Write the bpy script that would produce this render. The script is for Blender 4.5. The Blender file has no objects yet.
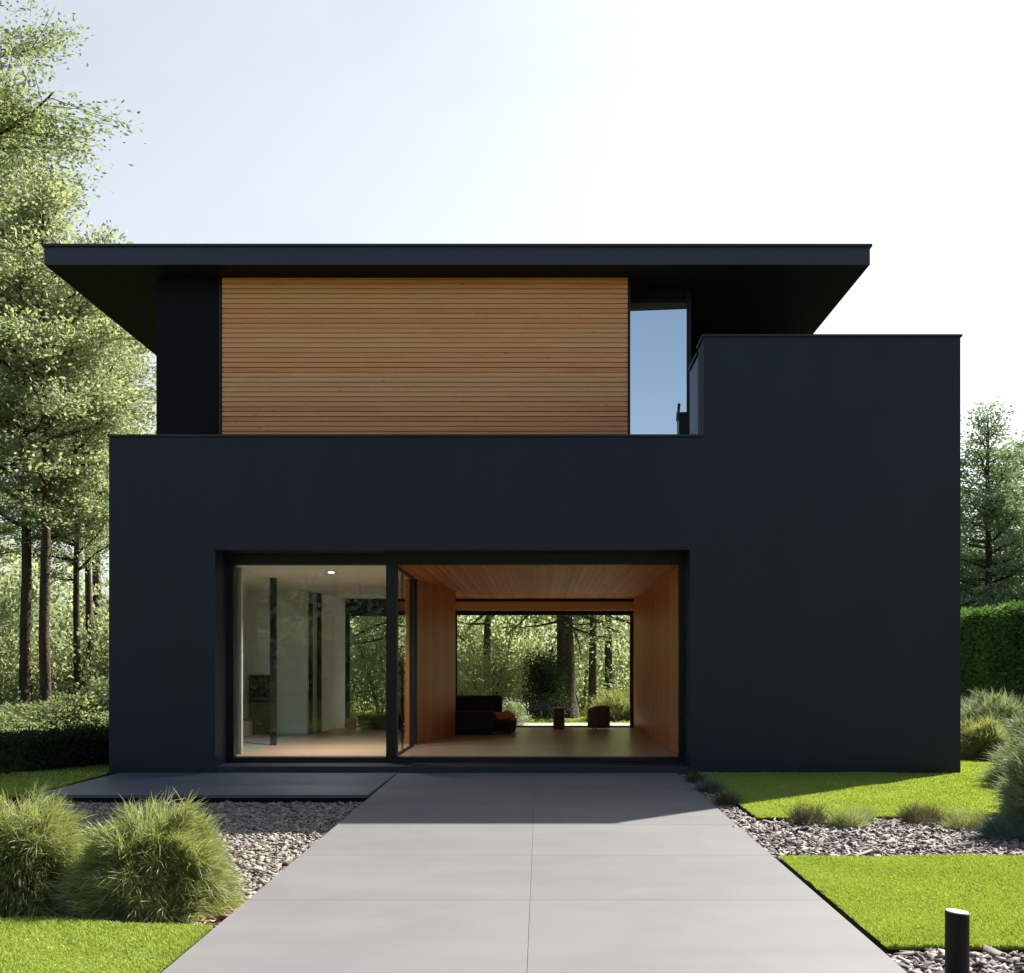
import bpy, math, random
import numpy as np
from mathutils import Vector

PI = math.pi
rad = math.radians
C = bpy.data.collections.new('house_scene')
bpy.context.scene.collection.children.link(C)

# ------------------------------------------------------------------ materials
def new_mat(name):
    m = bpy.data.materials.new(name); m.use_nodes = True
    nt = m.node_tree
    for n in list(nt.nodes): nt.nodes.remove(n)
    out = nt.nodes.new('ShaderNodeOutputMaterial')
    return m, nt, out

def N(nt, t, **kw):
    n = nt.nodes.new(t)
    for k, v in kw.items():
        if k in n.inputs.keys(): n.inputs[k].default_value = v
        else: setattr(n, k, v)
    return n

def ramp(nt, stops):
    r = nt.nodes.new('ShaderNodeValToRGB')
    e = r.color_ramp.elements
    while len(e) < len(stops): e.new(0.5)
    for i, (p, c) in enumerate(stops):
        e[i].position = p; e[i].color = (*c, 1)
    return r

def coords(nt, scale=(1, 1, 1), rot=(0, 0, 0)):
    tc = nt.nodes.new('ShaderNodeTexCoord')
    mp = nt.nodes.new('ShaderNodeMapping')
    mp.inputs['Scale'].default_value = scale
    mp.inputs['Rotation'].default_value = rot
    nt.links.new(tc.outputs['Object'], mp.inputs['Vector'])
    return mp.outputs['Vector']

def surf(name, c1, c2=None, scale=(4, 4, 4), rough=0.6, spec=0.5, bump=0.0, bscale=30, metallic=0.0, detail=6,
         island=0.0, rot=(0, 0, 0), rvar=0.1, bdist=0.01):
    m, nt, out = new_mat(name)
    c2 = c2 or c1
    L = nt.links
    v = coords(nt, scale, rot)
    nz = N(nt, 'ShaderNodeTexNoise', Scale=1.0, Detail=detail, Roughness=0.6)
    L.new(v, nz.inputs['Vector'])
    r = ramp(nt, [(0.3, c1), (0.7, c2)])
    L.new(nz.outputs['Fac'], r.inputs['Fac'])
    b = N(nt, 'ShaderNodeBsdfPrincipled', Metallic=metallic)
    b.inputs['Specular IOR Level'].default_value = spec
    col = r.outputs['Color']
    if island > 0:
        g = nt.nodes.new('ShaderNodeNewGeometry')
        mr = N(nt, 'ShaderNodeMapRange'); mr.inputs['To Min'].default_value = 1 - island; mr.inputs['To Max'].default_value = 1 + island
        L.new(g.outputs['Random Per Island'], mr.inputs['Value'])
        vm = N(nt, 'ShaderNodeVectorMath', operation='SCALE')
        L.new(col, vm.inputs[0]); L.new(mr.outputs['Result'], vm.inputs['Scale'])
        col = vm.outputs['Vector']
    L.new(col, b.inputs['Base Color'])
    rr = N(nt, 'ShaderNodeMapRange'); rr.inputs['To Min'].default_value = rough - rvar; rr.inputs['To Max'].default_value = rough + rvar
    L.new(nz.outputs['Fac'], rr.inputs['Value']); L.new(rr.outputs['Result'], b.inputs['Roughness'])
    if bump > 0:
        nb = N(nt, 'ShaderNodeTexNoise', Scale=bscale, Detail=5.0)
        L.new(coords(nt), nb.inputs['Vector'])
        bp = N(nt, 'ShaderNodeBump', Strength=bump, Distance=bdist)
        L.new(nb.outputs['Fac'], bp.inputs['Height']); L.new(bp.outputs['Normal'], b.inputs['Normal'])
    L.new(b.outputs['BSDF'], out.inputs['Surface'])
    return m

def leaf_mat(name, stops, trans=0.45, tcol=(1.15, 1.1, 0.7), gloss=0.02, scale=0.6):
    """leaf colour varies leaf by leaf and clump by clump; part of the light passes through"""
    m, nt, out = new_mat(name)
    L = nt.links
    g = nt.nodes.new('ShaderNodeNewGeometry')
    nz = N(nt, 'ShaderNodeTexNoise', Scale=scale, Detail=3.0)
    L.new(coords(nt), nz.inputs['Vector'])
    a = N(nt, 'ShaderNodeMath', operation='MULTIPLY_ADD'); a.inputs[1].default_value = 0.42
    b = N(nt, 'ShaderNodeMath', operation='MULTIPLY'); b.inputs[1].default_value = 0.62
    L.new(nz.outputs['Fac'], b.inputs[0])
    L.new(g.outputs['Random Per Island'], a.inputs[0]); L.new(b.outputs[0], a.inputs[2])
    r = ramp(nt, stops); L.new(a.outputs[0], r.inputs['Fac'])
    d = N(nt, 'ShaderNodeBsdfDiffuse'); L.new(r.outputs['Color'], d.inputs['Color'])
    t = N(nt, 'ShaderNodeBsdfTranslucent')
    vm = N(nt, 'ShaderNodeVectorMath', operation='MULTIPLY'); vm.inputs[1].default_value = tcol
    L.new(r.outputs['Color'], vm.inputs[0]); L.new(vm.outputs['Vector'], t.inputs['Color'])
    mx = N(nt, 'ShaderNodeMixShader'); mx.inputs[0].default_value = trans
    L.new(d.outputs[0], mx.inputs[1]); L.new(t.outputs[0], mx.inputs[2])
    gl = N(nt, 'ShaderNodeBsdfGlossy', Roughness=0.6); gl.inputs['Color'].default_value = (1, 1, 1, 1)
    m2 = N(nt, 'ShaderNodeMixShader'); m2.inputs[0].default_value = gloss
    L.new(mx.outputs[0], m2.inputs[1]); L.new(gl.outputs[0], m2.inputs[2])
    L.new(m2.outputs[0], out.inputs['Surface'])
    return m

def glass_mat(name, tint=(0.85, 0.9, 0.88), refl=0.06, boost=1.0, coat=(1, 1, 1)):
    m, nt, out = new_mat(name)
    L = nt.links
    tr = N(nt, 'ShaderNodeBsdfTransparent'); tr.inputs['Color'].default_value = (*tint, 1)
    gl = N(nt, 'ShaderNodeBsdfGlossy', Roughness=0.0); gl.inputs['Color'].default_value = (*coat, 1)
    fr = N(nt, 'ShaderNodeFresnel', IOR=1.5)
    mu = N(nt, 'ShaderNodeMath', operation='MULTIPLY_ADD', use_clamp=True)
    mu.inputs[1].default_value = boost; mu.inputs[2].default_value = refl
    L.new(fr.outputs[0], mu.inputs[0])
    mx = N(nt, 'ShaderNodeMixShader')
    L.new(mu.outputs[0], mx.inputs[0]); L.new(tr.outputs[0], mx.inputs[1]); L.new(gl.outputs[0], mx.inputs[2])
    L.new(mx.outputs[0], out.inputs['Surface'])
    return m

def wood_mat(name, dark, mid, light, along='x', pitch=0.092, rough=0.5, cellaxis='z', bump=0.25, knots=True):
    """boards: each board its own tone, grain stretched along it, a few knots"""
    m, nt, out = new_mat(name)
    L = nt.links
    tc = nt.nodes.new('ShaderNodeTexCoord')
    sep = nt.nodes.new('ShaderNodeSeparateXYZ'); L.new(tc.outputs['Object'], sep.inputs[0])
    dv = N(nt, 'ShaderNodeMath', operation='DIVIDE'); dv.inputs[1].default_value = pitch
    L.new(sep.outputs[cellaxis.upper()], dv.inputs[0])
    fl = N(nt, 'ShaderNodeMath', operation='FLOOR'); L.new(dv.outputs[0], fl.inputs[0])
    wn = N(nt, 'ShaderNodeTexWhiteNoise', noise_dimensions='1D'); L.new(fl.outputs[0], wn.inputs['W'])
    cb = nt.nodes.new('ShaderNodeCombineXYZ'); 
    off = N(nt, 'ShaderNodeMath', operation='MULTIPLY'); off.inputs[1].default_value = 13.7
    L.new(wn.outputs['Value'], off.inputs[0])
    for ax in 'XYZ': L.new(off.outputs[0], cb.inputs[ax])
    ad = N(nt, 'ShaderNodeVectorMath', operation='ADD')
    L.new(tc.outputs['Object'], ad.inputs[0]); L.new(cb.outputs[0], ad.inputs[1])
    sc = {'x': (0.9, 30, 30), 'y': (30, 0.9, 30), 'z': (30, 30, 0.9)}[along]
    mp = nt.nodes.new('ShaderNodeMapping'); mp.inputs['Scale'].default_value = sc
    L.new(ad.outputs[0], mp.inputs['Vector'])
    nz = N(nt, 'ShaderNodeTexNoise', Scale=1.3, Detail=7.0, Roughness=0.6, Distortion=0.6)
    L.new(mp.outputs[0], nz.inputs['Vector'])
    mp3 = nt.nodes.new('ShaderNodeMapping'); mp3.inputs['Scale'].default_value = tuple(0.5 if s < 1 else 5 for s in sc)
    L.new(ad.outputs[0], mp3.inputs['Vector'])
    n2 = N(nt, 'ShaderNodeTexNoise', Scale=1.0, Detail=3.0); L.new(mp3.outputs[0], n2.inputs['Vector'])
    a = N(nt, 'ShaderNodeMath', operation='MULTIPLY'); a.inputs[1].default_value = 0.28; L.new(wn.outputs['Value'], a.inputs[0])
    b = N(nt, 'ShaderNodeMath', operation='MULTIPLY_ADD'); b.inputs[1].default_value = 0.55
    L.new(nz.outputs['Fac'], b.inputs[0]); L.new(a.outputs[0], b.inputs[2])
    c = N(nt, 'ShaderNodeMath', operation='MULTIPLY_ADD'); c.inputs[1].default_value = 0.25
    L.new(n2.outputs['Fac'], c.inputs[0]); L.new(b.outputs[0], c.inputs[2])
    r = ramp(nt, [(0.22, dark), (0.45, mid), (0.72, light)]); L.new(c.outputs[0], r.inputs['Fac'])
    col = r.outputs['Color']
    if knots:
        mp2 = nt.nodes.new('ShaderNodeMapping')
        mp2.inputs['Scale'].default_value = {'x': (1.4, 5, 5), 'y': (5, 1.4, 5), 'z': (5, 5, 1.4)}[along]
        L.new(ad.outputs[0], mp2.inputs['Vector'])
        vo = N(nt, 'ShaderNodeTexVoronoi', Scale=1.0); L.new(mp2.outputs[0], vo.inputs['Vector'])
        kr = ramp(nt, [(0.02, (0.42, 0.32, 0.25)), (0.06, (1, 1, 1))]); L.new(vo.outputs['Distance'], kr.inputs['Fac'])
        mm = N(nt, 'ShaderNodeMix', data_type='RGBA', blend_type='MULTIPLY'); mm.inputs[0].default_value = 1
        L.new(col, mm.inputs[6]); L.new(kr.outputs['Color'], mm.inputs[7]); col = mm.outputs[2]
    p = N(nt, 'ShaderNodeBsdfPrincipled', Roughness=rough); p.inputs['Specular IOR Level'].default_value = 0.35
    L.new(col, p.inputs['Base Color'])
    bp = N(nt, 'ShaderNodeBump', Strength=bump, Distance=0.004)
    L.new(nz.outputs['Fac'], bp.inputs['Height']); L.new(bp.outputs['Normal'], p.inputs['Normal'])
    L.new(p.outputs[0], out.inputs['Surface'])
    return m

M = {}
M['facade'] = surf('dark_render', (0.0112, 0.0145, 0.0275), (0.0160, 0.0198, 0.0355), scale=(1.6, 1.6, 0.35), rough=0.52, spec=0.42, bump=0.12, bscale=160, bdist=0.003)
M['soffit'] = surf('soffit_paint', (0.007, 0.008, 0.010), (0.010, 0.011, 0.013), rough=0.75, spec=0.2)
M['fascia'] = surf('fascia_metal', (0.027, 0.035, 0.055), (0.034, 0.043, 0.065), scale=(0.5, 3, 3), rough=0.42, spec=0.5)
M['coping'] = surf('coping_metal', (0.012, 0.014, 0.018), (0.02, 0.022, 0.026), rough=0.4)
M['frame'] = surf('black_aluminium', (0.006, 0.007, 0.009), (0.010, 0.011, 0.013), rough=0.45, spec=0.4)
M['step'] = surf('dark_stone_step', (0.018, 0.022, 0.03), (0.03, 0.035, 0.045), scale=(3, 3, 3), rough=0.6)
M['cedar'] = wood_mat('cedar_cladding', (0.64, 0.20, 0.07), (0.95, 0.37, 0.145), (0.98, 0.52, 0.25), 'x', 0.080)
M['back_black'] = surf('batten_backing', (0.22, 0.085, 0.04), (0.28, 0.11, 0.05), rough=0.9)  # brown backing wood seen in the gaps between boards
M['oak_wall'] = wood_mat('timber_lining', (0.35, 0.10, 0.024), (0.60, 0.195, 0.052), (0.72, 0.29, 0.09), 'z', 0.11, cellaxis='y', rough=0.45, knots=False)
M['oak_ceil'] = wood_mat('timber_ceiling', (0.35, 0.10, 0.024), (0.60, 0.195, 0.052), (0.72, 0.29, 0.09), 'y', 0.11, cellaxis='x', rough=0.5, knots=False)
M['lintel'] = wood_mat('timber_lintel', (0.62, 0.34, 0.14), (0.76, 0.45, 0.20), (0.85, 0.55, 0.28), 'x', 0.2, rough=0.5, knots=False)  # strong light on the lintel is put into this raised wood colour
M['floor'] = wood_mat('oak_floor', (0.36, 0.23, 0.135), (0.50, 0.33, 0.21), (0.58, 0.40, 0.27), 'x', 0.18, cellaxis='y', rough=0.3, bump=0.05)
M['tile'] = surf('pale_tile', (0.42, 0.40, 0.36), (0.5, 0.48, 0.43), rough=0.35)
M['plaster'] = surf('pale_plaster', (0.80, 0.80, 0.76), (0.84, 0.84, 0.80), rough=0.85, bump=0.05, bscale=60)
M['grey_plaster'] = surf('grey_plaster', (0.62, 0.66, 0.62), (0.68, 0.72, 0.67), rough=0.85)
M['ceiling_white'] = surf('white_ceiling', (0.72, 0.72, 0.65), (0.76, 0.76, 0.70), rough=0.9)
M['rock'] = surf('rough_rock', (0.06, 0.055, 0.05), (0.22, 0.20, 0.19), scale=(6, 6, 9), rough=0.9, bump=0.8, bscale=12, bdist=0.05)
M['glass'] = glass_mat('clear_glass', (0.96, 0.98, 0.96), 0.0, 0.5)
M['glass_clear'] = glass_mat('thin_clear_glass', (0.96, 0.97, 0.96), 0.0, 0.25)
M['glass_side'] = glass_mat('partition_glass', (0.96, 0.975, 0.965), 0.02, 0.0)
M['glass_mirror'] = glass_mat('sky_reflecting_glass', (0.03, 0.04, 0.05), 0.86, 1.0, (0.97, 1.0, 1.0))
M['glass_rail'] = glass_mat('balustrade_glass', (0.20, 0.28, 0.30), 0.03, 0.3)
M['curtain'] = surf('linen', (0.62, 0.62, 0.56), (0.7, 0.7, 0.64), rough=0.9)
M['black_void'] = surf('soot_black', (0.006, 0.006, 0.006), (0.012, 0.011, 0.01), rough=0.8)
M['beige'] = surf('wicker_beige', (0.42, 0.32, 0.18), (0.55, 0.43, 0.27), scale=(30, 30, 60), rough=0.8)
M['copper'] = surf('copper_pot', (0.5, 0.2, 0.09), (0.62, 0.28, 0.13), rough=0.35, metallic=0.7)
M['sofa'] = surf('charcoal_fabric', (0.018, 0.016, 0.018), (0.032, 0.028, 0.03), scale=(20, 20, 20), rough=0.95, bump=0.3, bscale=300)
M['orange'] = surf('rust_cushion', (0.62, 0.16, 0.04), (0.72, 0.22, 0.06), rough=0.9)
M['white_fabric'] = surf('white_cushion', (0.68, 0.66, 0.6), (0.75, 0.73, 0.68), rough=0.9)
M['walnut'] = surf('walnut', (0.085, 0.04, 0.018), (0.15, 0.075, 0.035), scale=(20, 20, 3), rough=0.5)
M['tan'] = surf('tan_fabric', (0.12, 0.085, 0.055), (0.17, 0.12, 0.08), scale=(15, 15, 15), rough=0.9)
M['bollard'] = surf('brown_black_metal', (0.007, 0.005, 0.0048), (0.013, 0.009, 0.0085), scale=(20, 20, 4), rough=0.6, spec=.25)
M['bollard_cap'] = surf('brushed_cap', (0.55, 0.53, 0.52), (0.7, 0.68, 0.67), scale=(30, 30, 30), rough=0.4, metallic=0.0)
M['turf'] = surf('turf_soil', (0.14, 0.18, 0.03), (0.20, 0.25, 0.045), scale=(9, 9, 9), rough=0.95, spec=0.1)
M['soil'] = surf('dark_soil', (0.02, 0.015, 0.011), (0.05, 0.037, 0.027), scale=(14, 14, 14), rough=0.95, spec=0.1, bump=0.6, bscale=60, bdist=0.03)
M['bark'] = surf('bark', (0.028, 0.02, 0.014), (0.10, 0.075, 0.055), scale=(9, 9, 1.6), rough=0.95, spec=0.15, bump=0.9, bscale=14, bdist=0.05)
M['bark_pale'] = surf('reddish_bark', (0.035, 0.025, 0.018), (0.125, 0.092, 0.066), scale=(9, 9, 1.4), rough=0.95, spec=0.15, bump=0.9, bscale=14, bdist=0.05)
M['stone'] = surf('pale_stone', (0.30, 0.28, 0.25), (0.46, 0.43, 0.39), scale=(5, 5, 5), rough=0.85, bump=0.4, bscale=25)

def paving_mat():
    m, nt, out = new_mat('grey_porcelain_paving'); L = nt.links
    g = nt.nodes.new('ShaderNodeNewGeometry')
    mp = coords(nt, (0.55, 2.2, 1)); n1 = N(nt, 'ShaderNodeTexNoise', Scale=1.0, Detail=8.0, Roughness=0.65); L.new(mp, n1.inputs['Vector'])
    n2 = N(nt, 'ShaderNodeTexNoise', Scale=220.0, Detail=2.0); L.new(coords(nt), n2.inputs['Vector'])
    r = ramp(nt, [(0.25, (0.160, 0.158, 0.159)), (0.75, (0.188, 0.186, 0.187))]); L.new(n1.outputs['Fac'], r.inputs['Fac'])
    r2 = ramp(nt, [(0.3, (0.92, 0.92, 0.92)), (0.7, (1.05, 1.05, 1.05))]); L.new(n2.outputs['Fac'], r2.inputs['Fac'])
    mm = N(nt, 'ShaderNodeMix', data_type='RGBA', blend_type='MULTIPLY'); mm.inputs[0].default_value = 1
    L.new(r.outputs[0], mm.inputs[6]); L.new(r2.outputs[0], mm.inputs[7])
    mr = N(nt, 'ShaderNodeMapRange'); mr.inputs['To Min'].default_value = 0.95; mr.inputs['To Max'].default_value = 1.04
    L.new(g.outputs['Random Per Island'], mr.inputs['Value'])
    vm = N(nt, 'ShaderNodeVectorMath', operation='SCALE'); L.new(mm.outputs[2], vm.inputs[0]); L.new(mr.outputs[0], vm.inputs['Scale'])
    # faint water stains
    vo = N(nt, 'ShaderNodeTexNoise', Scale=0.9, Detail=4.0, Distortion=1.2); L.new(coords(nt), vo.inputs['Vector'])
    r3 = ramp(nt, [(0.42, (1, 1, 1)), (0.62, (0.93, 0.93, 0.93))]); L.new(vo.outputs['Fac'], r3.inputs['Fac'])
    m3 = N(nt, 'ShaderNodeMix', data_type='RGBA', blend_type='MULTIPLY'); m3.inputs[0].default_value = 1
    L.new(vm.outputs[0], m3.inputs[6]); L.new(r3.outputs[0], m3.inputs[7])
    b = N(nt, 'ShaderNodeBsdfPrincipled', Roughness=0.55); b.inputs['Specular IOR Level'].default_value = 0.4
    L.new(m3.outputs[2], b.inputs['Base Color'])
    bp = N(nt, 'ShaderNodeBump', Strength=0.15, Distance=0.002); L.new(n2.outputs['Fac'], bp.inputs['Height']); L.new(bp.outputs[0], b.inputs['Normal'])
    L.new(b.outputs[0], out.inputs['Surface'])
    return m
M['paving'] = paving_mat()
M['slab'] = surf('dark_slab', (0.085, 0.100, 0.122), (0.105, 0.122, 0.146), scale=(1.2, 3, 3), rough=0.5, bump=0.05, bscale=200)
M['grout'] = surf('grout', (0.11, 0.107, 0.107), (0.125, 0.12, 0.12), rough=0.9)

def chip_mat(name, stops):
    m, nt, out = new_mat(name); L = nt.links
    g = nt.nodes.new('ShaderNodeNewGeometry')
    r = ramp(nt, stops); r.color_ramp.interpolation = 'LINEAR'; L.new(g.outputs['Random Per Island'], r.inputs['Fac'])
    nz = N(nt, 'ShaderNodeTexNoise', Scale=60.0, Detail=3.0); L.new(coords(nt), nz.inputs['Vector'])
    r2 = ramp(nt, [(0.3, (0.8, 0.8, 0.8)), (0.7, (1.1, 1.1, 1.1))]); L.new(nz.outputs['Fac'], r2.inputs['Fac'])
    mm = N(nt, 'ShaderNodeMix', data_type='RGBA', blend_type='MULTIPLY'); mm.inputs[0].default_value = 1
    L.new(r.outputs[0], mm.inputs[6]); L.new(r2.outputs[0], mm.inputs[7])
    b = N(nt, 'ShaderNodeBsdfPrincipled', Roughness=0.8); L.new(mm.outputs[2], b.inputs['Base Color'])
    L.new(b.outputs[0], out.inputs['Surface'])
    return m
M['chips'] = chip_mat('slate_chips', [(0.0, (0.045, 0.038, 0.034)), (0.25, (0.14, 0.118, 0.107)), (0.6, (0.225, 0.19, 0.175)), (1.0, (0.33, 0.285, 0.262))])
M['chips_warm'] = chip_mat('limestone_chips', [(0.0, (0.065, 0.053, 0.042)), (0.25, (0.18, 0.152, 0.124)), (0.6, (0.27, 0.233, 0.19)), (1.0, (0.37, 0.325, 0.275))])
M['bark_chips'] = chip_mat('bark_chips', [(0.0, (0.05, 0.025, 0.015)), (0.4, (0.20, 0.09, 0.05)), (0.8, (0.36, 0.20, 0.13)), (1.0, (0.5, 0.4, 0.32))])

M['leaf_bright'] = leaf_mat('bright_leaves', [(0.15, (0.1811, 0.2386, 0.1499)), (0.5, (0.2819, 0.3459, 0.2139)), (0.85, (0.4127, 0.4443, 0.3344))], 0.62)  # paler greens stand in for haze in front of the trees
M['leaf_garden'] = leaf_mat('garden_leaves', [(0.15, (0.2387, 0.3003, 0.2091)), (0.5, (0.3651, 0.4347, 0.2961)), (0.85, (0.5146, 0.5578, 0.4124))], 0.62)  # rear garden's haze and brightness painted in as paler, lifted leaf colour
M['leaf_mid'] = leaf_mat('mid_green_leaves', [(0.15, (0.0966, 0.1521, 0.0839)), (0.5, (0.1932, 0.2575, 0.1316)), (0.85, (0.3311, 0.3746, 0.2093))], 0.62)
M['leaf_pine'] = leaf_mat('pine_needles', [(0.15, (0.0944, 0.1658, 0.1098)), (0.5, (0.1888, 0.2713, 0.1745)), (0.85, (0.3461, 0.4222, 0.2744))], 0.48)
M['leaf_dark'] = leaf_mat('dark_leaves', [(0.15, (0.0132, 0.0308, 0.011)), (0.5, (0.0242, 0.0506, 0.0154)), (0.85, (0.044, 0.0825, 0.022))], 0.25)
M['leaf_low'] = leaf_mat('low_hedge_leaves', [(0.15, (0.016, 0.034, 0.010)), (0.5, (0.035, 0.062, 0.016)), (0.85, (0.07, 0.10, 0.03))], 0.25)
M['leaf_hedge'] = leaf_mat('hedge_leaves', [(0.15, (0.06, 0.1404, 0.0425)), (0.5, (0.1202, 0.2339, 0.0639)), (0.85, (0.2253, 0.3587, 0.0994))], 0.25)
M['grass'] = leaf_mat('lawn_grass', [(0.1, (0.218, 0.3035, 0.0502)), (0.5, (0.3127, 0.4251, 0.0755)), (0.9, (0.4359, 0.5261, 0.1255))], 0.4, (1.2, 1.1, 0.6), 0.03, 1.5)
M['tuft'] = leaf_mat('fountain_grass', [(0.1, (0.137, 0.1856, 0.0568)), (0.5, (0.2741, 0.3341, 0.1218)), (0.9, (0.509, 0.5382, 0.2436))], 0.38, (1.2, 1.1, 0.7), 0.05, 3.0)
M['tuft_grey'] = leaf_mat('grey_green_foliage', [(0.1, (0.1362, 0.1903, 0.0883)), (0.5, (0.2564, 0.3263, 0.1606)), (0.9, (0.4486, 0.5256, 0.289))], 0.35, (1.1, 1.05, 0.85), 0.05, 3.0)
M['tuft_blue'] = leaf_mat('blue_green_foliage', [(0.1, (0.052, 0.091, 0.065)), (0.5, (0.117, 0.169, 0.13)), (0.9, (0.208, 0.26, 0.195))], 0.3, (1.0, 1.05, 0.9), 0.05, 3.0)
M['heather'] = leaf_mat('heather', [(0.1, (0.042, 0.0462, 0.021)), (0.45, (0.084, 0.0924, 0.0378)), (0.7, (0.1428, 0.1092, 0.084)), (0.9, (0.1848, 0.1344, 0.126))], 0.3, (1.1, 1.05, 0.8), 0.03, 3.0)
M['flowers'] = leaf_mat('white_blossom', [(0.1, (0.5, 0.52, 0.42)), (0.9, (0.75, 0.76, 0.68))], 0.3, (1, 1, 1), 0.02)

m, nt, out = new_mat('lamp_glow'); e = N(nt, 'ShaderNodeEmission', Strength=6.0); e.inputs['Color'].default_value = (1, 0.95, 0.85, 1)
nt.links.new(e.outputs[0], out.inputs['Surface']); M['glow'] = m

# ------------------------------------------------------------------ mesh helpers
class MB:
    """collects shapes into one mesh"""
    def __init__(s): s.v = []; s.f = []
    def add(s, vs, fs):
        o = len(s.v); s.v += [tuple(p) for p in vs]; s.f += [tuple(i + o for i in f) for f in fs]; return s
    def box(s, x0, x1, y0, y1, z0, z1):
        return s.add([(x0,y0,z0),(x1,y0,z0),(x1,y1,z0),(x0,y1,z0),(x0,y0,z1),(x1,y0,z1),(x1,y1,z1),(x0,y1,z1)],
                     [(0,3,2,1),(4,5,6,7),(0,1,5,4),(1,2,6,5),(2,3,7,6),(3,0,4,7)])
    def prism(s, pts, z0, z1):
        n = len(pts)
        vs = [(x, y, z0) for x, y in pts] + [(x, y, z1) for x, y in pts]
        fs = [tuple(reversed(range(n))), tuple(range(n, 2*n))] + [(i, (i+1) % n, n+(i+1) % n, n+i) for i in range(n)]
        return s.add(vs, fs)
    def tube(s, pts, rs, n=7, cap=True):
        pts = [Vector(p) for p in pts]; rings = []
        for i, p in enumerate(pts):
            d = (pts[min(i+1, len(pts)-1)] - pts[max(i-1, 0)])
            d = d.normalized() if d.length > 1e-9 else Vector((0, 0, 1))
            up = Vector((0, 0, 1)) if abs(d.z) < 0.9 else Vector((1, 0, 0))
            a = d.cross(up).normalized(); b = d.cross(a)
            rings.append([p + (a*math.cos(2*PI*k/n) + b*math.sin(2*PI*k/n))*rs[i] for k in range(n)])
        vs = [q for r in rings for q in r]; fs = []
        for i in range(len(rings)-1):
            for k in range(n):
                fs.append((i*n+k, i*n+(k+1) % n, (i+1)*n+(k+1) % n, (i+1)*n+k))
        if cap: fs += [tuple(range(n)), tuple(reversed(range((len(rings)-1)*n, len(rings)*n)))]
        return s.add(vs, fs)
    def lathe(s, cx, cy, prof, n=24, capb=True, capt=True):
        vs = []; fs = []
        for r, z in prof:
            for k in range(n): vs.append((cx+r*math.cos(2*PI*k/n), cy+r*math.sin(2*PI*k/n), z))
        for i in range(len(prof)-1):
            for k in range(n): fs.append((i*n+k, i*n+(k+1) % n, (i+1)*n+(k+1) % n, (i+1)*n+k))
        if capb: fs.append(tuple(reversed(range(n))))
        if capt: fs.append(tuple(range((len(prof)-1)*n, len(prof)*n)))
        return s.add(vs, fs)
    def grid_wall(s, xs, zs, solid, y0, y1):
        """wall from y0 to y1 made of solid cells, so that openings have real reveals"""
        nx, nz = len(xs)-1, len(zs)-1
        S = lambda i, j: 0 <= i < nx and 0 <= j < nz and solid((xs[i]+xs[i+1])/2, (zs[j]+zs[j+1])/2)
        for i in range(nx):
            for j in range(nz):
                if not S(i, j): continue
                a, b, c, d = xs[i], xs[i+1], zs[j], zs[j+1]
                s.add([(a,y0,c),(b,y0,c),(b,y0,d),(a,y0,d)], [(0,1,2,3)])
                s.add([(a,y1,c),(b,y1,c),(b,y1,d),(a,y1,d)], [(3,2,1,0)])
                if not S(i-1, j): s.add([(a,y0,c),(a,y0,d),(a,y1,d),(a,y1,c)], [(0,1,2,3)])
                if not S(i+1, j): s.add([(b,y0,c),(b,y1,c),(b,y1,d),(b,y0,d)], [(0,1,2,3)])
                if not S(i, j-1): s.add([(a,y0,c),(a,y1,c),(b,y1,c),(b,y0,c)], [(0,1,2,3)])
                if not S(i, j+1): s.add([(a,y0,d),(b,y0,d),(b,y1,d),(a,y1,d)], [(0,1,2,3)])
        return s
    def build(s, name, mat, parent=None, bevel=0.0, smooth=False, weld=False):
        me = bpy.data.meshes.new(name); me.from_pydata(s.v, [], s.f)
        if weld:
            import bmesh
            bm = bmesh.new(); bm.from_mesh(me); bmesh.ops.remove_doubles(bm, verts=bm.verts, dist=1e-5)
            bmesh.ops.recalc_face_normals(bm, faces=bm.faces); bm.to_mesh(me); bm.free()
        me.materials.append(mat)
        o = bpy.data.objects.new(name, me); C.objects.link(o)
        if parent is not None: o.parent = parent
        if smooth: me.polygons.foreach_set('use_smooth', [True]*len(me.polygons))
        if bevel > 0:
            b = o.modifiers.new('bevel', 'BEVEL'); b.width = bevel; b.segments = 2; b.limit_method = 'ANGLE'; b.angle_limit = rad(40)
        return o

def np_mesh(name, V, F, mat, parent=None):
    """V (n,3), F (m,k) with a fixed k"""
    me = bpy.data.meshes.new(name)
    V = np.ascontiguousarray(V, np.float32); F = np.ascontiguousarray(F, np.int32); m_, k = F.shape
    me.vertices.add(len(V)); me.vertices.foreach_set('co', V.ravel())
    me.loops.add(m_*k); me.loops.foreach_set('vertex_index', F.ravel())
    me.polygons.add(m_); me.polygons.foreach_set('loop_start', np.arange(0, m_*k, k, dtype=np.int32))
    me.update(calc_edges=True); me.materials.append(mat)
    o = bpy.data.objects.new(name, me); C.objects.link(o)
    if parent is not None: o.parent = parent
    return o

def tag(o, label=None, cat=None, group=None, kind=None):
    for k, v in (('label', label), ('category', cat), ('group', group), ('kind', kind)):
        if v: o[k] = v
    return o
def empty(name, label, cat, loc=(0, 0, 0), rz=0, group=None, kind=None):
    o = bpy.data.objects.new(name, None); C.objects.link(o); o.location = loc; o.rotation_euler = (0, 0, rz); o.empty_display_size = .3
    return tag(o, label, cat, group, kind)
def copy_thing(o, loc, rz, scale, label):
    c = o.copy(); C.objects.link(c); c.location = loc; c.rotation_euler = (0, 0, rz); c.scale = scale; c['label'] = label
    for ch in list(o.children):
        d = ch.copy(); C.objects.link(d); d.parent = c
        for g in list(ch.children):
            e = g.copy(); C.objects.link(e); e.parent = d
    return c

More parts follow.
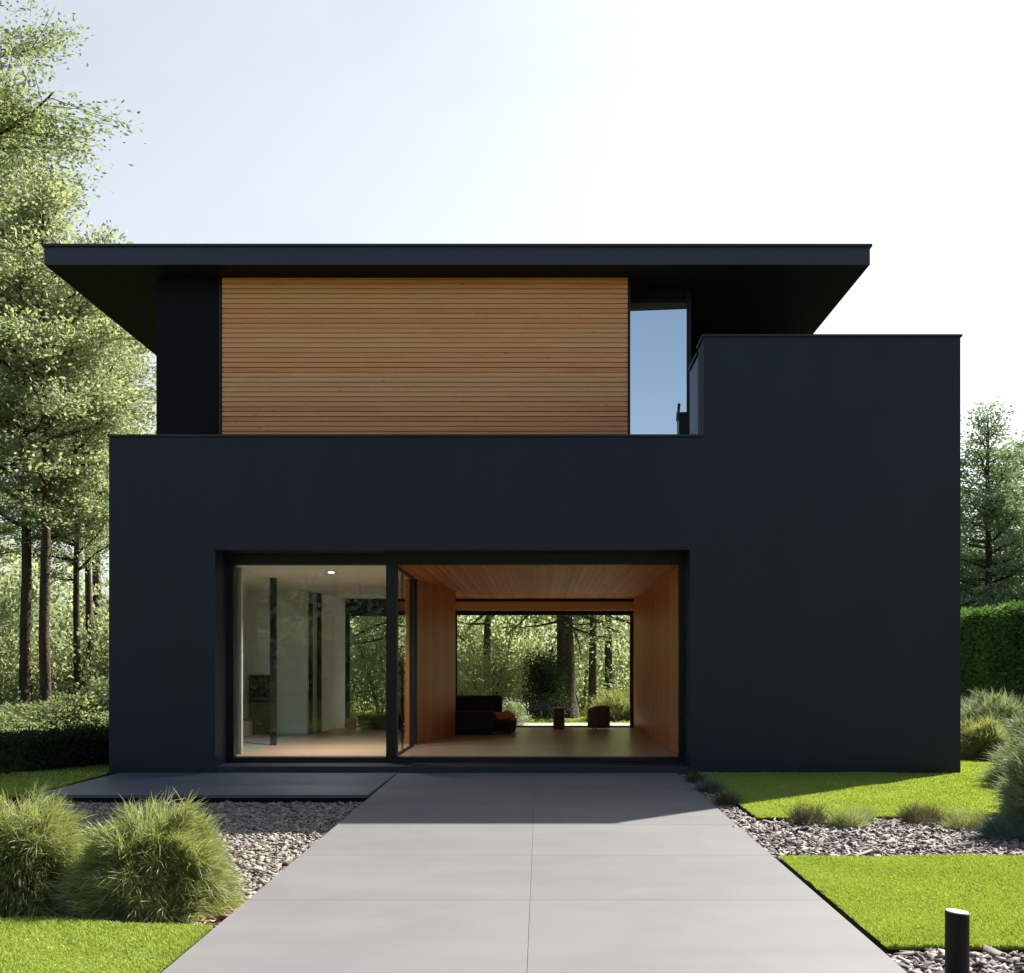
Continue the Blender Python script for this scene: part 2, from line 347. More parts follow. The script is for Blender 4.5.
def unit(a): return a / (np.linalg.norm(a, axis=-1, keepdims=True) + 1e-9)
def leaf_quads(P, D, L, W, rng, fold=0.0):
    """rhombic leaves: at P, pointing D, random roll"""
    n = len(P); D = unit(D)
    R = unit(rng.normal(size=(n, 3)) + np.array([0, 0, 0.0])); S = unit(np.cross(D, R))
    L = np.broadcast_to(np.asarray(L, float), (n,))[:, None]; W = np.broadcast_to(np.asarray(W, float), (n,))[:, None]
    V = np.empty((n, 4, 3)); V[:, 0] = P; V[:, 1] = P + D*L*.5 + S*W*.5; V[:, 2] = P + D*L; V[:, 3] = P + D*L*.5 - S*W*.5
    return V.reshape(-1, 3), np.arange(n*4).reshape(n, 4)

# ------------------------------------------------------------------ ground
g = MB().add([(-150,-120,-.16),(150,-120,-.16),(150,220,-.16),(-150,220,-.16)], [(0,1,2,3)])
mg = surf('garden_ground', (0.06, 0.075, 0.02), (0.13, 0.16, 0.04), scale=(2.5, 2.5, 2.5), rough=0.95, spec=0.1, bump=0.8, bscale=20, bdist=0.04)
tag(g.build('ground', mg), kind='structure')

PMID = -0.065
PL = lambda y: -1.865-.0165*(y-5.16)      # the path narrows slightly towards the road
PR = lambda y: 1.81+.0150*(y-5.16)
joints = [-2.99, -1.36, 0.27, 1.90, 3.53, 5.16, 6.79, 8.42, 10.05, 11.68, 13.31, 14.995]
p = MB(); j = 0.003
for a, b in zip(joints[:-1], joints[1:]):
    a += j; b -= j
    p.prism([(PL(a), a), (PMID-.0012, a), (PMID-.0012, b), (PL(b), b)], -.15, 0); p.prism([(PMID+.0012, a), (PR(a), a), (PR(b), b), (PMID+.0012, b)], -.15, 0)
tag(p.build('path', M['paving'], bevel=0.0012), kind='structure')
tag(MB().prism([(PL(-2.98)+.01, -2.98), (PR(-2.98)-.01, -2.98), (PR(14.99)-.01, 14.99), (PL(14.99)+.01, 14.99)], -.155, -.005).build('path_bed', M['grout']), kind='structure')

p = MB(); tx = [-6.0, -4.0, -2.03]
for a, b in zip(tx[:-1], tx[1:]): p.box(a+.003, b-.003, 12.38, 14.994, -.035, 0.005)
tag(p.build('terrace', M['slab'], bevel=0.003), kind='structure')
tag(MB().box(-5.93, -2.02, 12.50, 14.99, -.159, -.036).build('terrace_base', M['frame']), kind='structure')

# lawns -----------------------------------------------------------------
def in_poly(x, y, poly):
    c = np.zeros(len(x), bool); n = len(poly)
    for i in range(n):
        x0, y0 = poly[i]; x1, y1 = poly[(i+1) % n]
        with np.errstate(divide='ignore', invalid='ignore'):
            c ^= ((y0 > y) != (y1 > y)) & (x < (x1-x0)*(y-y0)/(y1-y0+1e-12)+x0)
    return c
def lawn(name, poly, dens, seed, hgt=0.032, top=-0.004, wid=0.0042):
    rng = np.random.default_rng(seed)
    cx_, cy_ = np.mean(np.array(poly), 0)
    tag(MB().prism(poly, -.158, top-.016).build(name, M['soil']), kind='structure')
    ins = [(x+(cx_-x)*.006, y+(cy_-y)*.006) for x, y in poly]
    tag(MB().prism(ins, top-.0158, top).build(name, M['turf']), kind='structure')
    xs, ys = np.array(poly).T
    n = int((xs.max()-xs.min())*(ys.max()-ys.min())*dens)
    x = rng.uniform(xs.min(), xs.max(), n); y = rng.uniform(ys.min(), ys.max(), n)
    k = in_poly(x, y, poly); x, y = x[k], y[k]
    # thin out with distance, widen to keep cover
    dist = np.hypot(x, y); keep = rng.random(len(x)) < np.clip(7.0/np.maximum(dist, 7), 0, 1)**1.2
    x, y, dist = x[keep], y[keep], dist[keep]; n = len(x)
    w = wid*np.clip(dist/7.0, 1, 3)**1.2
    patch = 0.75+0.35*np.sin(x*3.1+np.sin(y*2.3)*1.7)*np.sin(y*2.7+np.cos(x*1.9))
    h = hgt*rng.uniform(.55, 1.25, n)*patch
    lean = rng.normal(0, .55, (n, 2))
    # blades hang over the cut edge
    B = np.stack([x, y, np.full(n, top-.002)], 1)
    T = B + np.stack([lean[:, 0]*h, lean[:, 1]*h, h], 1)
    a = rng.uniform(0, PI, n); S = np.stack([np.cos(a), np.sin(a), np.zeros(n)], 1)*w[:, None]
    Mid = (B+T)/2 + np.array([0, 0, 1])*(h*.12)[:, None]
    V = np.stack([B-S, B+S, Mid+S*.8, T, Mid-S*.8], 1).reshape(-1, 3)
    F = np.arange(n*5).reshape(n, 5)
    o = np_mesh('grass', V, F, M['grass']); tag(o, None, 'grass', None, 'stuff'); return o

lawn1 = [(2.18, 10.55), (4.0, 10.66), (5.2, 11.0), (6.2, 12.2), (7.2, 14.5), (7.8, 16.8), (6.02, 17.2), (6.02, 14.995), (2.25, 14.995)]
lawn2 = [(1.865, 5.66), (6.5, 5.66), (6.5, 8.35), (1.905, 8.35)]
lawn3 = [(-6.5, 1.5), (-1.83, 1.5), (-1.90, 6.10), (-2.9, 6.25), (-6.5, 6.3)]
lawn4 = [(-16, 11.2), (-6.05, 12.3), (-6.17, 15), (-6.17, 22), (-16, 22)]
tag(lawn('lawn_upper', lawn1, 11000, 1, wid=.0029, hgt=.028), 'bright cut grass of the lawn against the house wall')
tag(lawn('lawn_lower', lawn2, 30000, 2, wid=.0026, hgt=.028), 'bright cut grass of the lawn behind the bollard')
tag(lawn('lawn_front', lawn3, 26000, 3, wid=.0026, hgt=.028), 'bright cut grass below the two round grass clumps')
tag(lawn('lawn_shaded', lawn4, 1500, 4), 'shaded grass strip beside the terrace')
# the garden lawn behind the house
lawn5 = [(-9, 26.6), (9, 26.6), (9, 40), (-9, 40)]
tag(lawn('lawn_rear', lawn5, 900, 5, hgt=.07, wid=.006), 'loose grass of the garden behind the house')

# gravel ------------------------------------------------------------------
def chips(name, poly, dens, seed, mat, size=(.05, .026, .010), z0=-.055, label=''):
    rng = np.random.default_rng(seed); xs, ys = np.array(poly).T
    n = int((xs.max()-xs.min())*(ys.max()-ys.min())*dens)
    x = rng.uniform(xs.min(), xs.max(), n); y = rng.uniform(ys.min(), ys.max(), n)
    k = in_poly(x, y, poly); x, y = x[k], y[k]; n = len(x)
    s = rng.lognormal(0, .32, n)
    L = size[0]*s*rng.uniform(.7, 1.3, n)/2; W = size[1]*s*rng.uniform(.8, 1.4, n)/2; T = size[2]*s*rng.uniform(.7, 1.6, n)/2
    cb = np.array([(-1,-1,-1),(1,-1,-1),(1,1,-1),(-1,1,-1),(-1,-1,1),(1,-1,1),(1,1,1),(-1,1,1)], float)
    V = cb[None]*np.stack([L, W, T], 1)[:, None, :]
    V *= rng.uniform(.55, 1.15, V.shape)
    yaw = rng.uniform(0, 2*PI, n); tx = rng.normal(0, .38, n); ty = rng.normal(0, .30, n)
    cx, sx, cy, sy, cz, sz = np.cos(tx), np.sin(tx), np.cos(ty), np.sin(ty), np.cos(yaw), np.sin(yaw)
    X, Y, Z = V[..., 0], V[..., 1], V[..., 2]
    Y, Z = Y*cx[:, None]-Z*sx[:, None], Y*sx[:, None]+Z*cx[:, None]
    X, Z = X*cy[:, None]+Z*sy[:, None], -X*sy[:, None]+Z*cy[:, None]
    X, Y = X*cz[:, None]-Y*sz[:, None], X*sz[:, None]+Y*cz[:, None]
    z = z0 + rng.uniform(.006, .032, n)
    V = np.stack([X+x[:, None], Y+y[:, None], Z+z[:, None]], -1).reshape(-1, 3)
    f = np.array([(0,3,2,1),(4,5,6,7),(0,1,5,4),(1,2,6,5),(2,3,7,6),(3,0,4,7)])
    F = (f[None]+(np.arange(n)*8)[:, None, None]).reshape(-1, 4)
    return tag(np_mesh(name, V, F, mat), label, 'gravel', None, 'stuff')

def bed(name, poly, z=-.06): tag(MB().prism(poly, -.159, z).build(name, M['soil']), kind='structure')
gl = [(-6.6, 6.32), (-2.93, 6.28), (-1.92, 6.14), (-2.0, 12.36), (-6.6, 12.36)]
bed('gravel_bed_left', gl, -.125)
chips('gravel', [(-6.5, 7.4), (-2.4, 7.2), (-1.93, 6.8), (-2.03, 12.42), (-5.9, 12.42), (-6.5, 11)], 1700, 11, M['chips_warm'], (.040, .022, .011), z0=-.122, label='cream gravel between the terrace and the grass clumps')
chips('bark_mulch', [(-3.6, 6.38), (-1.92, 6.16), (-1.93, 7.0), (-2.4, 7.35), (-3.6, 7.4)], 1500, 12, M['bark_chips'], (.045, .022, .010), z0=-.10, label='reddish bark mulch at the foot of the grass clump')
gr = [(1.86, 8.37), (9.5, 8.37), (9.5, 13.5), (8.2, 16.5), (7.9, 16.6), (7.25, 14.4), (6.25, 12.1), (5.25, 10.9), (4.0, 10.56), (2.14, 10.45), (2.21, 14.99), (1.86, 14.99)]
bed('gravel_bed_right', gr)
chips('gravel', [(1.86, 8.39), (7.5, 8.39), (7.5, 11.8), (6.3, 12.0), (5.25, 10.88), (4.0, 10.55), (2.13, 10.44), (2.2, 14.98), (1.86, 14.98)], 1700, 13, M['chips'], (.062, .021, .009), label='slate chippings between the two lawns')
gf = [(1.78, 2.0), (6.5, 2.0), (6.5, 5.62), (1.80, 5.62)]
bed('gravel_bed_front', gf)
chips('gravel', [(1.83, 3.6), (4.5, 3.6), (4.5, 5.61), (1.83, 5.61)], 1700, 14, M['chips'], (.060, .022, .010), label='slate chippings around the bollard')

# ------------------------------------------------------------------ the house
H = empty('house', 'modern two storey black house with cedar panel and flat roof', 'house', (0, 15, 0))
def HP(mb, name, mat, parent=None, **kw):
    """part of the house, built in world coordinates"""
    mb.v = [(x, y-15, z) for x, y, z in mb.v]
    return mb.build(name, mat, parent or H, **kw)
OL, OR, OT = -4.64, 2.14, 3.19
LX, RX = -6.16, 6.01
def sol(x, z):
    if OL < x < OR and z < OT: return False
    if x < 2.34 and z > 4.8: return False
    return True
HP(MB().grid_wall([LX, OL, OR, 2.34, RX], [-.15, OT, 4.8, 6.23], sol, 15.0, 15.57), 'front_wall', M['facade'], weld=True, bevel=.006)
cp = MB(); cp.box(LX-.02, 2.318, 14.98, 15.59, 4.803, 4.835)
HP(cp, 'coping', M['coping'])
cp = MB(); cp.box(2.32, RX+.02, 14.98, 15.59, 6.233, 6.265); cp.box(RX-.33, RX+.02, 15.592, 23.98, 6.233, 6.265); cp.box(2.32, RX-.332, 23.40, 23.98, 6.233, 6.265)
HP(cp, 'coping', M['coping'])
HP(MB().box(LX, LX+.28, 15.572, 16.6, -.15, 4.79).box(LX, LX+.28, 20.4, 23.398, -.15, 4.79).box(LX, LX+.28, 16.602, 20.398, 2.85, 4.79).box(LX, LX+.28, 16.602, 20.398, -.15, .20), 'side_wall', M['facade'])
sw = HP(MB().box(LX+.10, LX+.18, 16.602, 16.66, .202, 2.848).box(LX+.10, LX+.18, 20.34, 20.398, .202, 2.848).box(LX+.10, LX+.18, 16.661, 20.339, .202, .25), 'added_window_frame', M['frame'])  # unseen side window, added to let more daylight into the rooms
HP(MB().box(LX+.135, LX+.142, 16.662, 20.338, .202, 2.848), 'pane', M['glass_clear'], sw)
HP(MB().box(RX-.31, RX, 15.572, 23.96, -.15, 6.23), 'side_wall', M['facade'])
# rear wall with two openings
def solb(x, z):
    if -4.32 < x < -2.5 and z < 2.73: return False
    if -2.24 < x < 2.07 and z < 2.74: return False
    return True
HP(MB().grid_wall([LX, -4.32, -2.5, -2.24, 2.07, RX-.312], [-.15, 2.73, 2.74, 4.8], solb, 23.4, 23.7), 'rear_wall', M['facade'], weld=True)
HP(MB().box(2.34, RX-.312, 23.42, 23.70, 4.81, 6.23), 'rear_wall', M['facade'])
HP(MB().box(LX+.282, RX-.312, 15.572, 23.398, 3.32, 3.92), 'floor_slab', M['soffit'])
HP(MB().box(2.33, 2.6, 15.7, 23.3, -.15, 3.318), 'side_wall', M['facade'])     # closes the block right of the passage

# step and threshold
HP(MB().box(OL+.002, OR-.002, 15.02, 15.568, -.15, .095), 'threshold', M['step'], bevel=.006)

# interior ------------------------------------------------------------------
HP(MB().box(-4.56, 2.09, 15.73, 23.72, -.08, .178), 'living_floor', M['floor'])
HP(MB().box(LX+.282, -4.562, 15.602, 23.398, -.08, .178), 'hall_floor', M['tile'])
HP(MB().box(-2.24, 2.09, 15.72, 23.398, 3.05, 3.19), 'timber_ceiling', M['oak_ceil'])
HP(MB().box(LX+.282, -2.242, 15.72, 23.398, 3.045, 3.19), 'ceiling', M['ceiling_white'])
# timber boards are real boards with shadow gaps
def boards_wall(mb, p0, p1, z0, z1, n, th=.018, gap=.006, nx=(0, 0)):
    p0 = np.array(p0); p1 = np.array(p1); d = (p1-p0)/n; u = d/np.linalg.norm(d)
    for k in range(n):
        a = p0+d*k+u*gap/2; b = p0+d*(k+1)-u*gap/2; o = np.array(nx)*th
        mb.prism([tuple(a), tuple(b), tuple(b+o), tuple(a+o)], z0, z1)
w = MB(); w.box(2.105, 2.32, 15.72, 23.398, .18, 3.19)
HP(w, 'timber_wall', M['back_black'])
w = MB(); boards_wall(w, (2.103, 15.73), (2.103, 23.39), .182, 3.046, 68, nx=(-1, 0), th=.02)
HP(w, 'timber_lining', M['oak_wall'])
w = MB(); w.prism([(-2.20, 18.22), (-1.70, 20.70), (-1.90, 20.74), (-2.34, 18.22)], .18, 3.048)
HP(w, 'timber_wall', M['back_black'])
w = MB(); boards_wall(w, (-2.185, 18.2), (-1.685, 20.71), .182, 3.046, 22, nx=(.98, -.19), th=.02); w.box(-2.34, -2.17, 18.185, 18.205, .182, 3.046)
HP(w, 'timber_lining', M['oak_wall'])
w = MB()
for k in range(39):
    a = -2.23+k*.1107; w.box(a+.003, a+.1077, 15.74, 23.38, 3.034, 3.049)
HP(w, 'ceiling_boards', M['oak_ceil'])
HP(MB().box(-2.3, 2.085, 23.24, 23.36, 2.78, 2.97), 'timber_lintel', M['lintel'])
HP(MB().box(-2.42, -2.24, 20.76, 23.398, .18, 3.04), 'partition_wall', M['plaster'])
# left hall behind the inner glass wall
HP(MB().box(LX+.282, LX+.30, 15.72, 16.6, .18, 3.04), 'hall_wall', M['grey_plaster'])
HP(MB().box(LX+.282, LX+.30, 20.4, 23.2, .18, 3.04), 'hall_wall', M['grey_plaster'])
HP(MB().box(LX+.302, -4.66, 21.0, 21.15, .18, 3.04), 'hall_wall', M['grey_plaster'])
HP(MB().prism([(-4.57, 21.72), (-4.34, 23.39), (-4.50, 23.39), (-4.70, 21.72)], .18, 3.04), 'partition_wall', M['plaster'])
fp = HP(MB().box(-5.80, -5.36, 20.90, 20.998, .18, 1.36), 'fireplace', M['frame'], bevel=.004)
HP(MB().box(-5.76, -5.40, 20.885, 20.898, .24, 1.32), 'firebox', M['black_void'], fp)
inner = HP(MB().box(-4.62, -4.52, 17.95, 18.04, .18, 3.04), 'partition_post', M['frame'])
HP(MB().box(-4.59, -4.51, 21.62, 21.715, .18, 3.04), 'partition_post', M['frame'])
HP(MB().prism([(-4.61, 15.95), (-4.57, 17.945), (-4.56, 17.945), (-4.60, 15.95)], .18, 3.04), 'pane', M['glass_side'], inner)
HP(MB().prism([(-4.57, 18.045), (-4.56, 21.615), (-4.55, 21.615), (-4.56, 18.045)], .18, 3.04), 'pane', M['glass_side'], inner)

dl = HP(MB().lathe(-3.34, 16.8, [(.085, 3.030), (.085, 3.044)], 20), 'downlight', M['ceiling_white'])
HP(MB().lathe(-3.34, 16.8, [(.048, 3.026), (.048, 3.0295)], 20), 'bulb', M['glow'], dl)

ll = bpy.data.lights.new('downlight_lamp', 'AREA'); ll.shape = 'DISK'; ll.size = .12; ll.energy = 26; ll.spread = rad(120); ll.color = (1, .97, .92)
lo = bpy.data.objects.new('downlight_lamp', ll); C.objects.link(lo); lo.location = (-3.34, 16.8-15, 3.02); lo.parent = H

# front glazing ---------------------------------------------------------------
fr = MB(); Y0, Y1 = 15.572, 15.72
fr.box(OL-.04, OR+.04, Y0, Y1, 3.035, OT+.03); fr.box(OL-.04, OR+.04, Y0, Y1, .0, .173)
fr.box(OL-.04, -4.545, Y0, Y1, .174, 3.034); fr.box(-2.28, -2.12, Y0-.03, Y1, .174, 3.034); fr.box(2.065, OR+.04, Y0, Y1, .174, 3.034)
gz = HP(fr, 'window_frame', M['frame'], bevel=.003)
HP(MB().box(-4.544, -2.281, 15.655, 15.662, .175, 3.033), 'pane', M['glass'], gz)
fr = MB(); fr.box(-2.19, -2.12, 17.60, 17.68, .18, 3.03); fr.box(-2.175, -2.135, 15.725, 17.598, .179, .21); fr.box(-2.175, -2.135, 15.725, 17.598, 2.99, 3.03)
fr.box(-2.19, -2.12, 18.10, 18.18, .18, 3.03); fr.box(-2.20, -2.16, 16.62, 16.66, .212, 2.988)
sg = HP(fr, 'sliding_door', M['frame'])
HP(MB().box(-2.158, -2.152, 15.73, 17.597, .212, 2.988), 'pane', M['glass'], sg)
HP(MB().box(-2.170, -2.164, 17.69, 18.09, .19, 3.02), 'pane', M['glass'], sg)

# rear glazing
fr = MB(); fr.box(-2.238, 2.068, 23.44, 23.52, 2.68, 2.739); fr.box(-1.90, -1.85, 23.44, 23.52, .21, 2.679); fr.box(2.01, 2.068, 23.44, 23.52, .21, 2.679); fr.box(-2.238, 2.068, 23.44, 23.52, .179, .209)
rg = HP(fr, 'rear_window_frame', M['frame'])
HP(MB().box(-1.849, 2.009, 23.475, 23.483, .211, 2.678), 'pane', M['glass_clear'], rg)
fr = MB(); fr.box(-4.318, -4.25, 23.44, 23.52, .179, 2.728); fr.box(-2.57, -2.502, 23.44, 23.52, .179, 2.728); fr.box(-4.249, -2.571, 23.44, 23.52, 2.66, 2.728); fr.box(-4.249, -2.571, 23.44, 23.52, .179, .22)
rg = HP(fr, 'rear_window_frame', M['frame'])
HP(MB().box(-4.248, -2.572, 23.475, 23.483, .221, 2.659), 'pane', M['glass_clear'], rg)
HP(MB().box(-1.98, -1.905, 23.38, 23.436, .21, 2.74), 'timber_jamb', M['lintel'])

# upper storey -----------------------------------------------------------------
WY, CZ = 17.10, 7.86
HP(MB().box(-6.27, -5.235, WY+.06, WY+.4, 3.922, CZ-.002), 'upper_wall', M['soffit'])
HP(MB().box(-6.27, -5.95, WY+.402, 26.0, 3.3, CZ-.002), 'upper_wall', M['soffit'])
HP(MB().box(-5.233, 1.44, WY+.045, WY+.45, 3.922, CZ-.002), 'upper_wall', M['back_black'])
sl = MB(); pitch = .080; k = 0; rs = random.Random(5)
z = pitch*49
while z < CZ-.01:
    top = min(z+pitch-.009, CZ-.006)
    d = rs.uniform(-.004, .004)
    cuts = [-5.18]+sorted(rs.uniform(-4.6, .9) for _ in range(rs.choice((1, 1, 2))))+[1.43]
    for a, b in zip(cuts[:-1], cuts[1:]):
        dd = d+rs.uniform(-.0015, .0015); sl.box(a+.001, b-.001, WY+dd, WY+.043, z+.002, top+rs.uniform(-.001, .001))
    z += pitch
HP(sl, 'cedar_cladding', M['cedar'], bevel=.003)
HP(MB().box(-5.232, -5.183, WY-.012, WY+.043, 3.922, CZ-.003), 'cladding_trim', M['frame'])
HP(MB().box(1.432, 1.47, WY-.012, WY+.45, 3.922, CZ-.003), 'cladding_trim', M['frame'])
# corner window
fr = MB(); fr.box(1.472, 1.50, 17.56, 17.66, 3.922, CZ-.003); fr.box(2.455, 2.53, 17.56, 17.66, 3.922, CZ-.003); fr.box(1.501, 2.454, 17.56, 17.66, 3.922, 3.99)
wf = HP(fr, 'upper_window_frame', M['frame'])
HP(MB().box(1.501, 2.454, 17.563, 17.66, 7.525, 7.61), 'window_header', surf('blind_box', (.035, .032, .028), (.05, .046, .04), rough=.6), wf)
HP(MB().box(1.501, 2.454, 17.585, 17.66, 7.612, CZ-.003), 'upper_wall', M['soffit'])
HP(MB().prism([(1.503, 17.625), (2.452, 17.572), (2.452, 17.579), (1.503, 17.632)], 3.991, 7.524), 'pane', M['glass_mirror'], wf)   # pane turned slightly to steer the parapet out of its reflection
HP(MB().box(2.40, 2.53, 17.662, 20.99, 3.922, CZ-.003), 'upper_wall', M['soffit'])
HP(MB().box(2.532, 5.0, 20.8, 20.99, 3.922, CZ-.003), 'upper_wall', M['soffit'])
HP(MB().box(4.8, 5.0, 20.992, 26.0, 3.922, CZ-.003), 'upper_wall', M['soffit'])
HP(MB().box(-5.948, 4.798, 25.8, 26.0, 3.3, CZ-.003), 'upper_wall', M['soffit'])
# roof
RF = HP(MB().box(-7.79, 5.18, 16.565, 26.9, CZ, 8.15), 'roof', M['soffit'])
fa = MB(); fa.box(-7.81, 5.20, 16.54, 16.563, CZ-.006, 8.13); fa.box(-7.812, -7.792, 16.564, 26.92, CZ-.006, 8.13); fa.box(5.182, 5.202, 16.564, 26.92, CZ-.006, 8.13)
HP(fa, 'fascia', M['fascia'], RF, bevel=.003)
fa = MB(); fa.box(-7.84, 5.23, 16.51, 16.60, 8.132, 8.175); fa.box(-7.84, -7.76, 16.602, 26.95, 8.132, 8.175); fa.box(5.15, 5.23, 16.602, 26.95, 8.132, 8.175)
HP(fa, 'flashing', M['coping'], RF, bevel=.004)
# balustrade at the end of the low parapet
bl = HP(MB().box(2.325, 2.375, 15.60, 16.50, 6.16, 6.20), 'balustrade', M['frame'])
HP(MB().box(2.345, 2.357, 15.60, 16.455, 3.93, 6.158), 'pane', M['glass_rail'], bl)

# rear terrace
tag(MB().box(-6.5, 6.5, 23.73, 26.4, -.159, .12).build('rear_terrace', M['stone'], bevel=.01), kind='structure')

# ------------------------------------------------------------------ things inside
def curtain():
    mb = MB(); n = 14
    pts = [(-4.645+.115*i/n, 15.98+.028*math.sin(i*1.9)) for i in range(n+1)]
    poly = pts + [(x, y+.006) for x, y in reversed(pts)]
    mb.prism(poly, .185, 3.03)
    return tag(mb.build('curtain', M['curtain'], smooth=False), 'narrow pale curtain hanging at the left edge of the glazed room', 'curtain')
curtain()
b = empty('storage_basket', 'small beige basket on the floor beside the black fireplace', 'basket', (-5.72, 20.3, .178))
MB().box(-.13, .13, -.13, .13, 0.002, .30).build('body', M['beige'], b, bevel=.02)
MB().box(-.14, .14, -.14, .14, .302, .34).build('rim', M['walnut'], b, bevel=.01)

bn = empty('bench', 'low dark bench in front of the rear window of the glazed room', 'bench', (-3.45, 22.7, .178))
MB().box(-.46, .5, -.2, .2, .10, .30).build('seat', M['sofa'], bn, bevel=.02)
MB().box(-.40, .44, -.15, .15, .002, .099).build('plinth', M['frame'], bn)
pt = empty('copper_pot', 'small copper pot standing left of the low dark bench', 'pot', (-4.06, 22.62, .178))
MB().lathe(0, 0, [(.07, .003), (.10, .05), (.11, .20), (.10, .24)], 20).build('body', M['copper'], pt, smooth=True)
MB().lathe(0, 0, [(.085, .242), (.085, .246)], 16).build('soil', M['soil'], pt)

sf = empty('sofa', 'charcoal corner sofa at the rear end of the timber passage', 'sofa', (0, 0, .178))
def soft(mb, name, mat, parent, bev=.03): return mb.build(name, mat, parent, bevel=bev)
soft(MB().box(-2.20, -.49, 20.95, 22.2, .05, .27), 'seat', M['sofa'], sf)
soft(MB().box(-2.20, -.93, 20.75, 20.948, .05, .46), 'armrest', M['sofa'], sf)
soft(MB().box(-2.20, -.94, 20.96, 22.15, .272, .43), 'seat_cushion', M['sofa'], sf, .04)
soft(MB().box(-2.20, -.80, 22.15, 22.40, .272, .74), 'backrest', M['sofa'], sf, .05)
lg = MB()
for x in (-2.1, -.6):
    for y in (21.05, 22.05):
        MB().box(x-.025, x+.025, y-.025, y+.025, .002, .049).build('leg', M['frame'], sf)
def pillow(name, label, mat, loc, rot, s=(.42, .42, .13)):
    n = 12; V = []; F = []
    for side in (1, -1):
        o = len(V)
        for i in range(n+1):
            for j in range(n+1):
                u, v = i/n*2-1, j/n*2-1
                e = max(0, (1-abs(u)**2.6))*max(0, (1-abs(v)**2.6))
                k = 1-.08*(1-abs(u))*(abs(v) > .99)-.0
                V.append((u*s[0]/2*(1-.06*(1-v*v)), v*s[1]/2*(1-.06*(1-u*u)), side*s[2]/2*e**.5))
        for i in range(n):
            for j in range(n):
                q = (o+i*(n+1)+j, o+(i+1)*(n+1)+j, o+(i+1)*(n+1)+j+1, o+i*(n+1)+j+1)
                F.append(q if side > 0 else q[::-1])
    ob = MB().add(V, F).build(name, mat, smooth=True, weld=True); ob.location = loc; ob.rotation_euler = rot
    return tag(ob, label, 'pillow')
pillow('pillow', 'rust orange pillow lying on the low end of the charcoal sofa', M['orange'], (-.73, 21.35, .53), (rad(12), rad(-8), .3), (.40, .36, .14))
pillow('pillow', 'white pillow under the rust orange pillow on the sofa', M['white_fabric'], (-.73, 21.55, .50), (rad(20), 0, 0), (.46, .40, .11))

st = empty('side_stool', 'dark wooden drum stool at the rear glass of the passage', 'stool', (.41, 22.75, .178))
MB().lathe(0, 0, [(.115, .003), (.125, .02), (.125, .42), (.115, .44)], 24).build('body', M['walnut'], st, smooth=False)
MB().lathe(0, 0, [(.14, .441), (.145, .45), (.145, .47), (.135, .475)], 24).build('top', M['beige'], st)

ac = empty('tub_chair', 'squat brown tub chair at the rear glass of the passage', 'chair', (1.27, 22.7, .178), rad(200)); ac.scale = (1.15, 1.15, 1.12)
def arc_wall(r0, r1, z0, z1, a0, a1, n=18, zslope=0.0):
    V = []; F = []
    for i in range(n+1):
        a = a0+(a1-a0)*i/n; t = abs(i/n*2-1); zt = z1-zslope*t*t
        for r, z in ((r1, z0), (r1, zt), (r0, zt), (r0, z0)): V.append((r*math.cos(a), r*math.sin(a), z))
    for i in range(n):
        for k in range(4): F.append((i*4+k, i*4+(k+1) % 4, (i+1)*4+(k+1) % 4, (i+1)*4+k))
    F += [(3, 2, 1, 0), tuple(n*4+k for k in range(4))]
    return MB().add(V, F)
arc_wall(.14, .21, .03, .46, rad(-30), rad(210), zslope=.12).build('backrest', M['tan'], ac, bevel=.012)
MB().lathe(0, 0, [(.13, .03), (.138, .05), (.138, .24), (.12, .27)], 24).build('seat', M['tan'], ac)
for a in (45, 135, 225, 315):
    MB().tube([(.12*math.cos(rad(a)), .12*math.sin(rad(a)), .029), (.12*math.cos(rad(a)), .12*math.sin(rad(a)), .003)], [.013, .010], 8).build('leg', M['walnut'], ac)

# ------------------------------------------------------------------ bollard
bo = empty('bollard_light', 'short round black bollard light standing in slate chippings beside the path', 'bollard', (2.05, 5.16, -.03))
bp = MB(); n = 32; R = .057; V = []
tilt = .10
for zz, r in ((-.03, R), (.33, R)):
    for k in range(n):
        a = 2*PI*k/n; zt = zz - (tilt*math.cos(a)*r if zz > 0 else 0)
        V.append((r*math.cos(a), r*math.sin(a), zt))
bp.add(V, [(k, (k+1) % n, n+(k+1) % n, n+k) for k in range(n)] + [tuple(range(n, 2*n))]).build('post', M['bollard'], bo, smooth=False)
V = []
for off, r in ((.001, R-.002), (.006, R-.004)):
    for k in range(n):
        a = 2*PI*k/n; V.append((r*math.cos(a), r*math.sin(a), .33-tilt*math.cos(a)*r+off))
MB().add(V, [(k, (k+1) % n, n+(k+1) % n, n+k) for k in range(n)] + [tuple(range(n, 2*n))]).build('cap', M['bollard_cap'], bo)

# ------------------------------------------------------------------ grasses and shrubs
def blades(P, D, L, W, rng, droop=.35, seg=3):
    n = len(P); D = unit(D); L = np.asarray(L)[:, None]
    side = unit(np.cross(D, unit(rng.normal(size=(n, 3)))))
    dn = np.array([0, 0, -1.0])*droop*rng.uniform(.3, 1.5, (n, 1))
    jit = rng.normal(0, .12, (n, 3))
    V = []
    for s in range(seg+1):
        t = s/seg; c = P + D*L*t + (dn+jit)*L*t*t; w = W*(1-t*.92)
        V += [c-side*w/2, c+side*w/2] if s < seg else [c]
    V = np.stack(V, 1); k = V.shape[1]
    o = (np.arange(n)*k)[:, None]
    Q = []
    for s in range(seg-1): Q.append(o+np.array([[2*s, 2*s+1, 2*s+3, 2*s+2]]))
    s = seg-1; Q.append(o+np.array([[2*s, 2*s+1, 2*s+2, 2*s+2]]))
    return V.reshape(-1, 3), Q
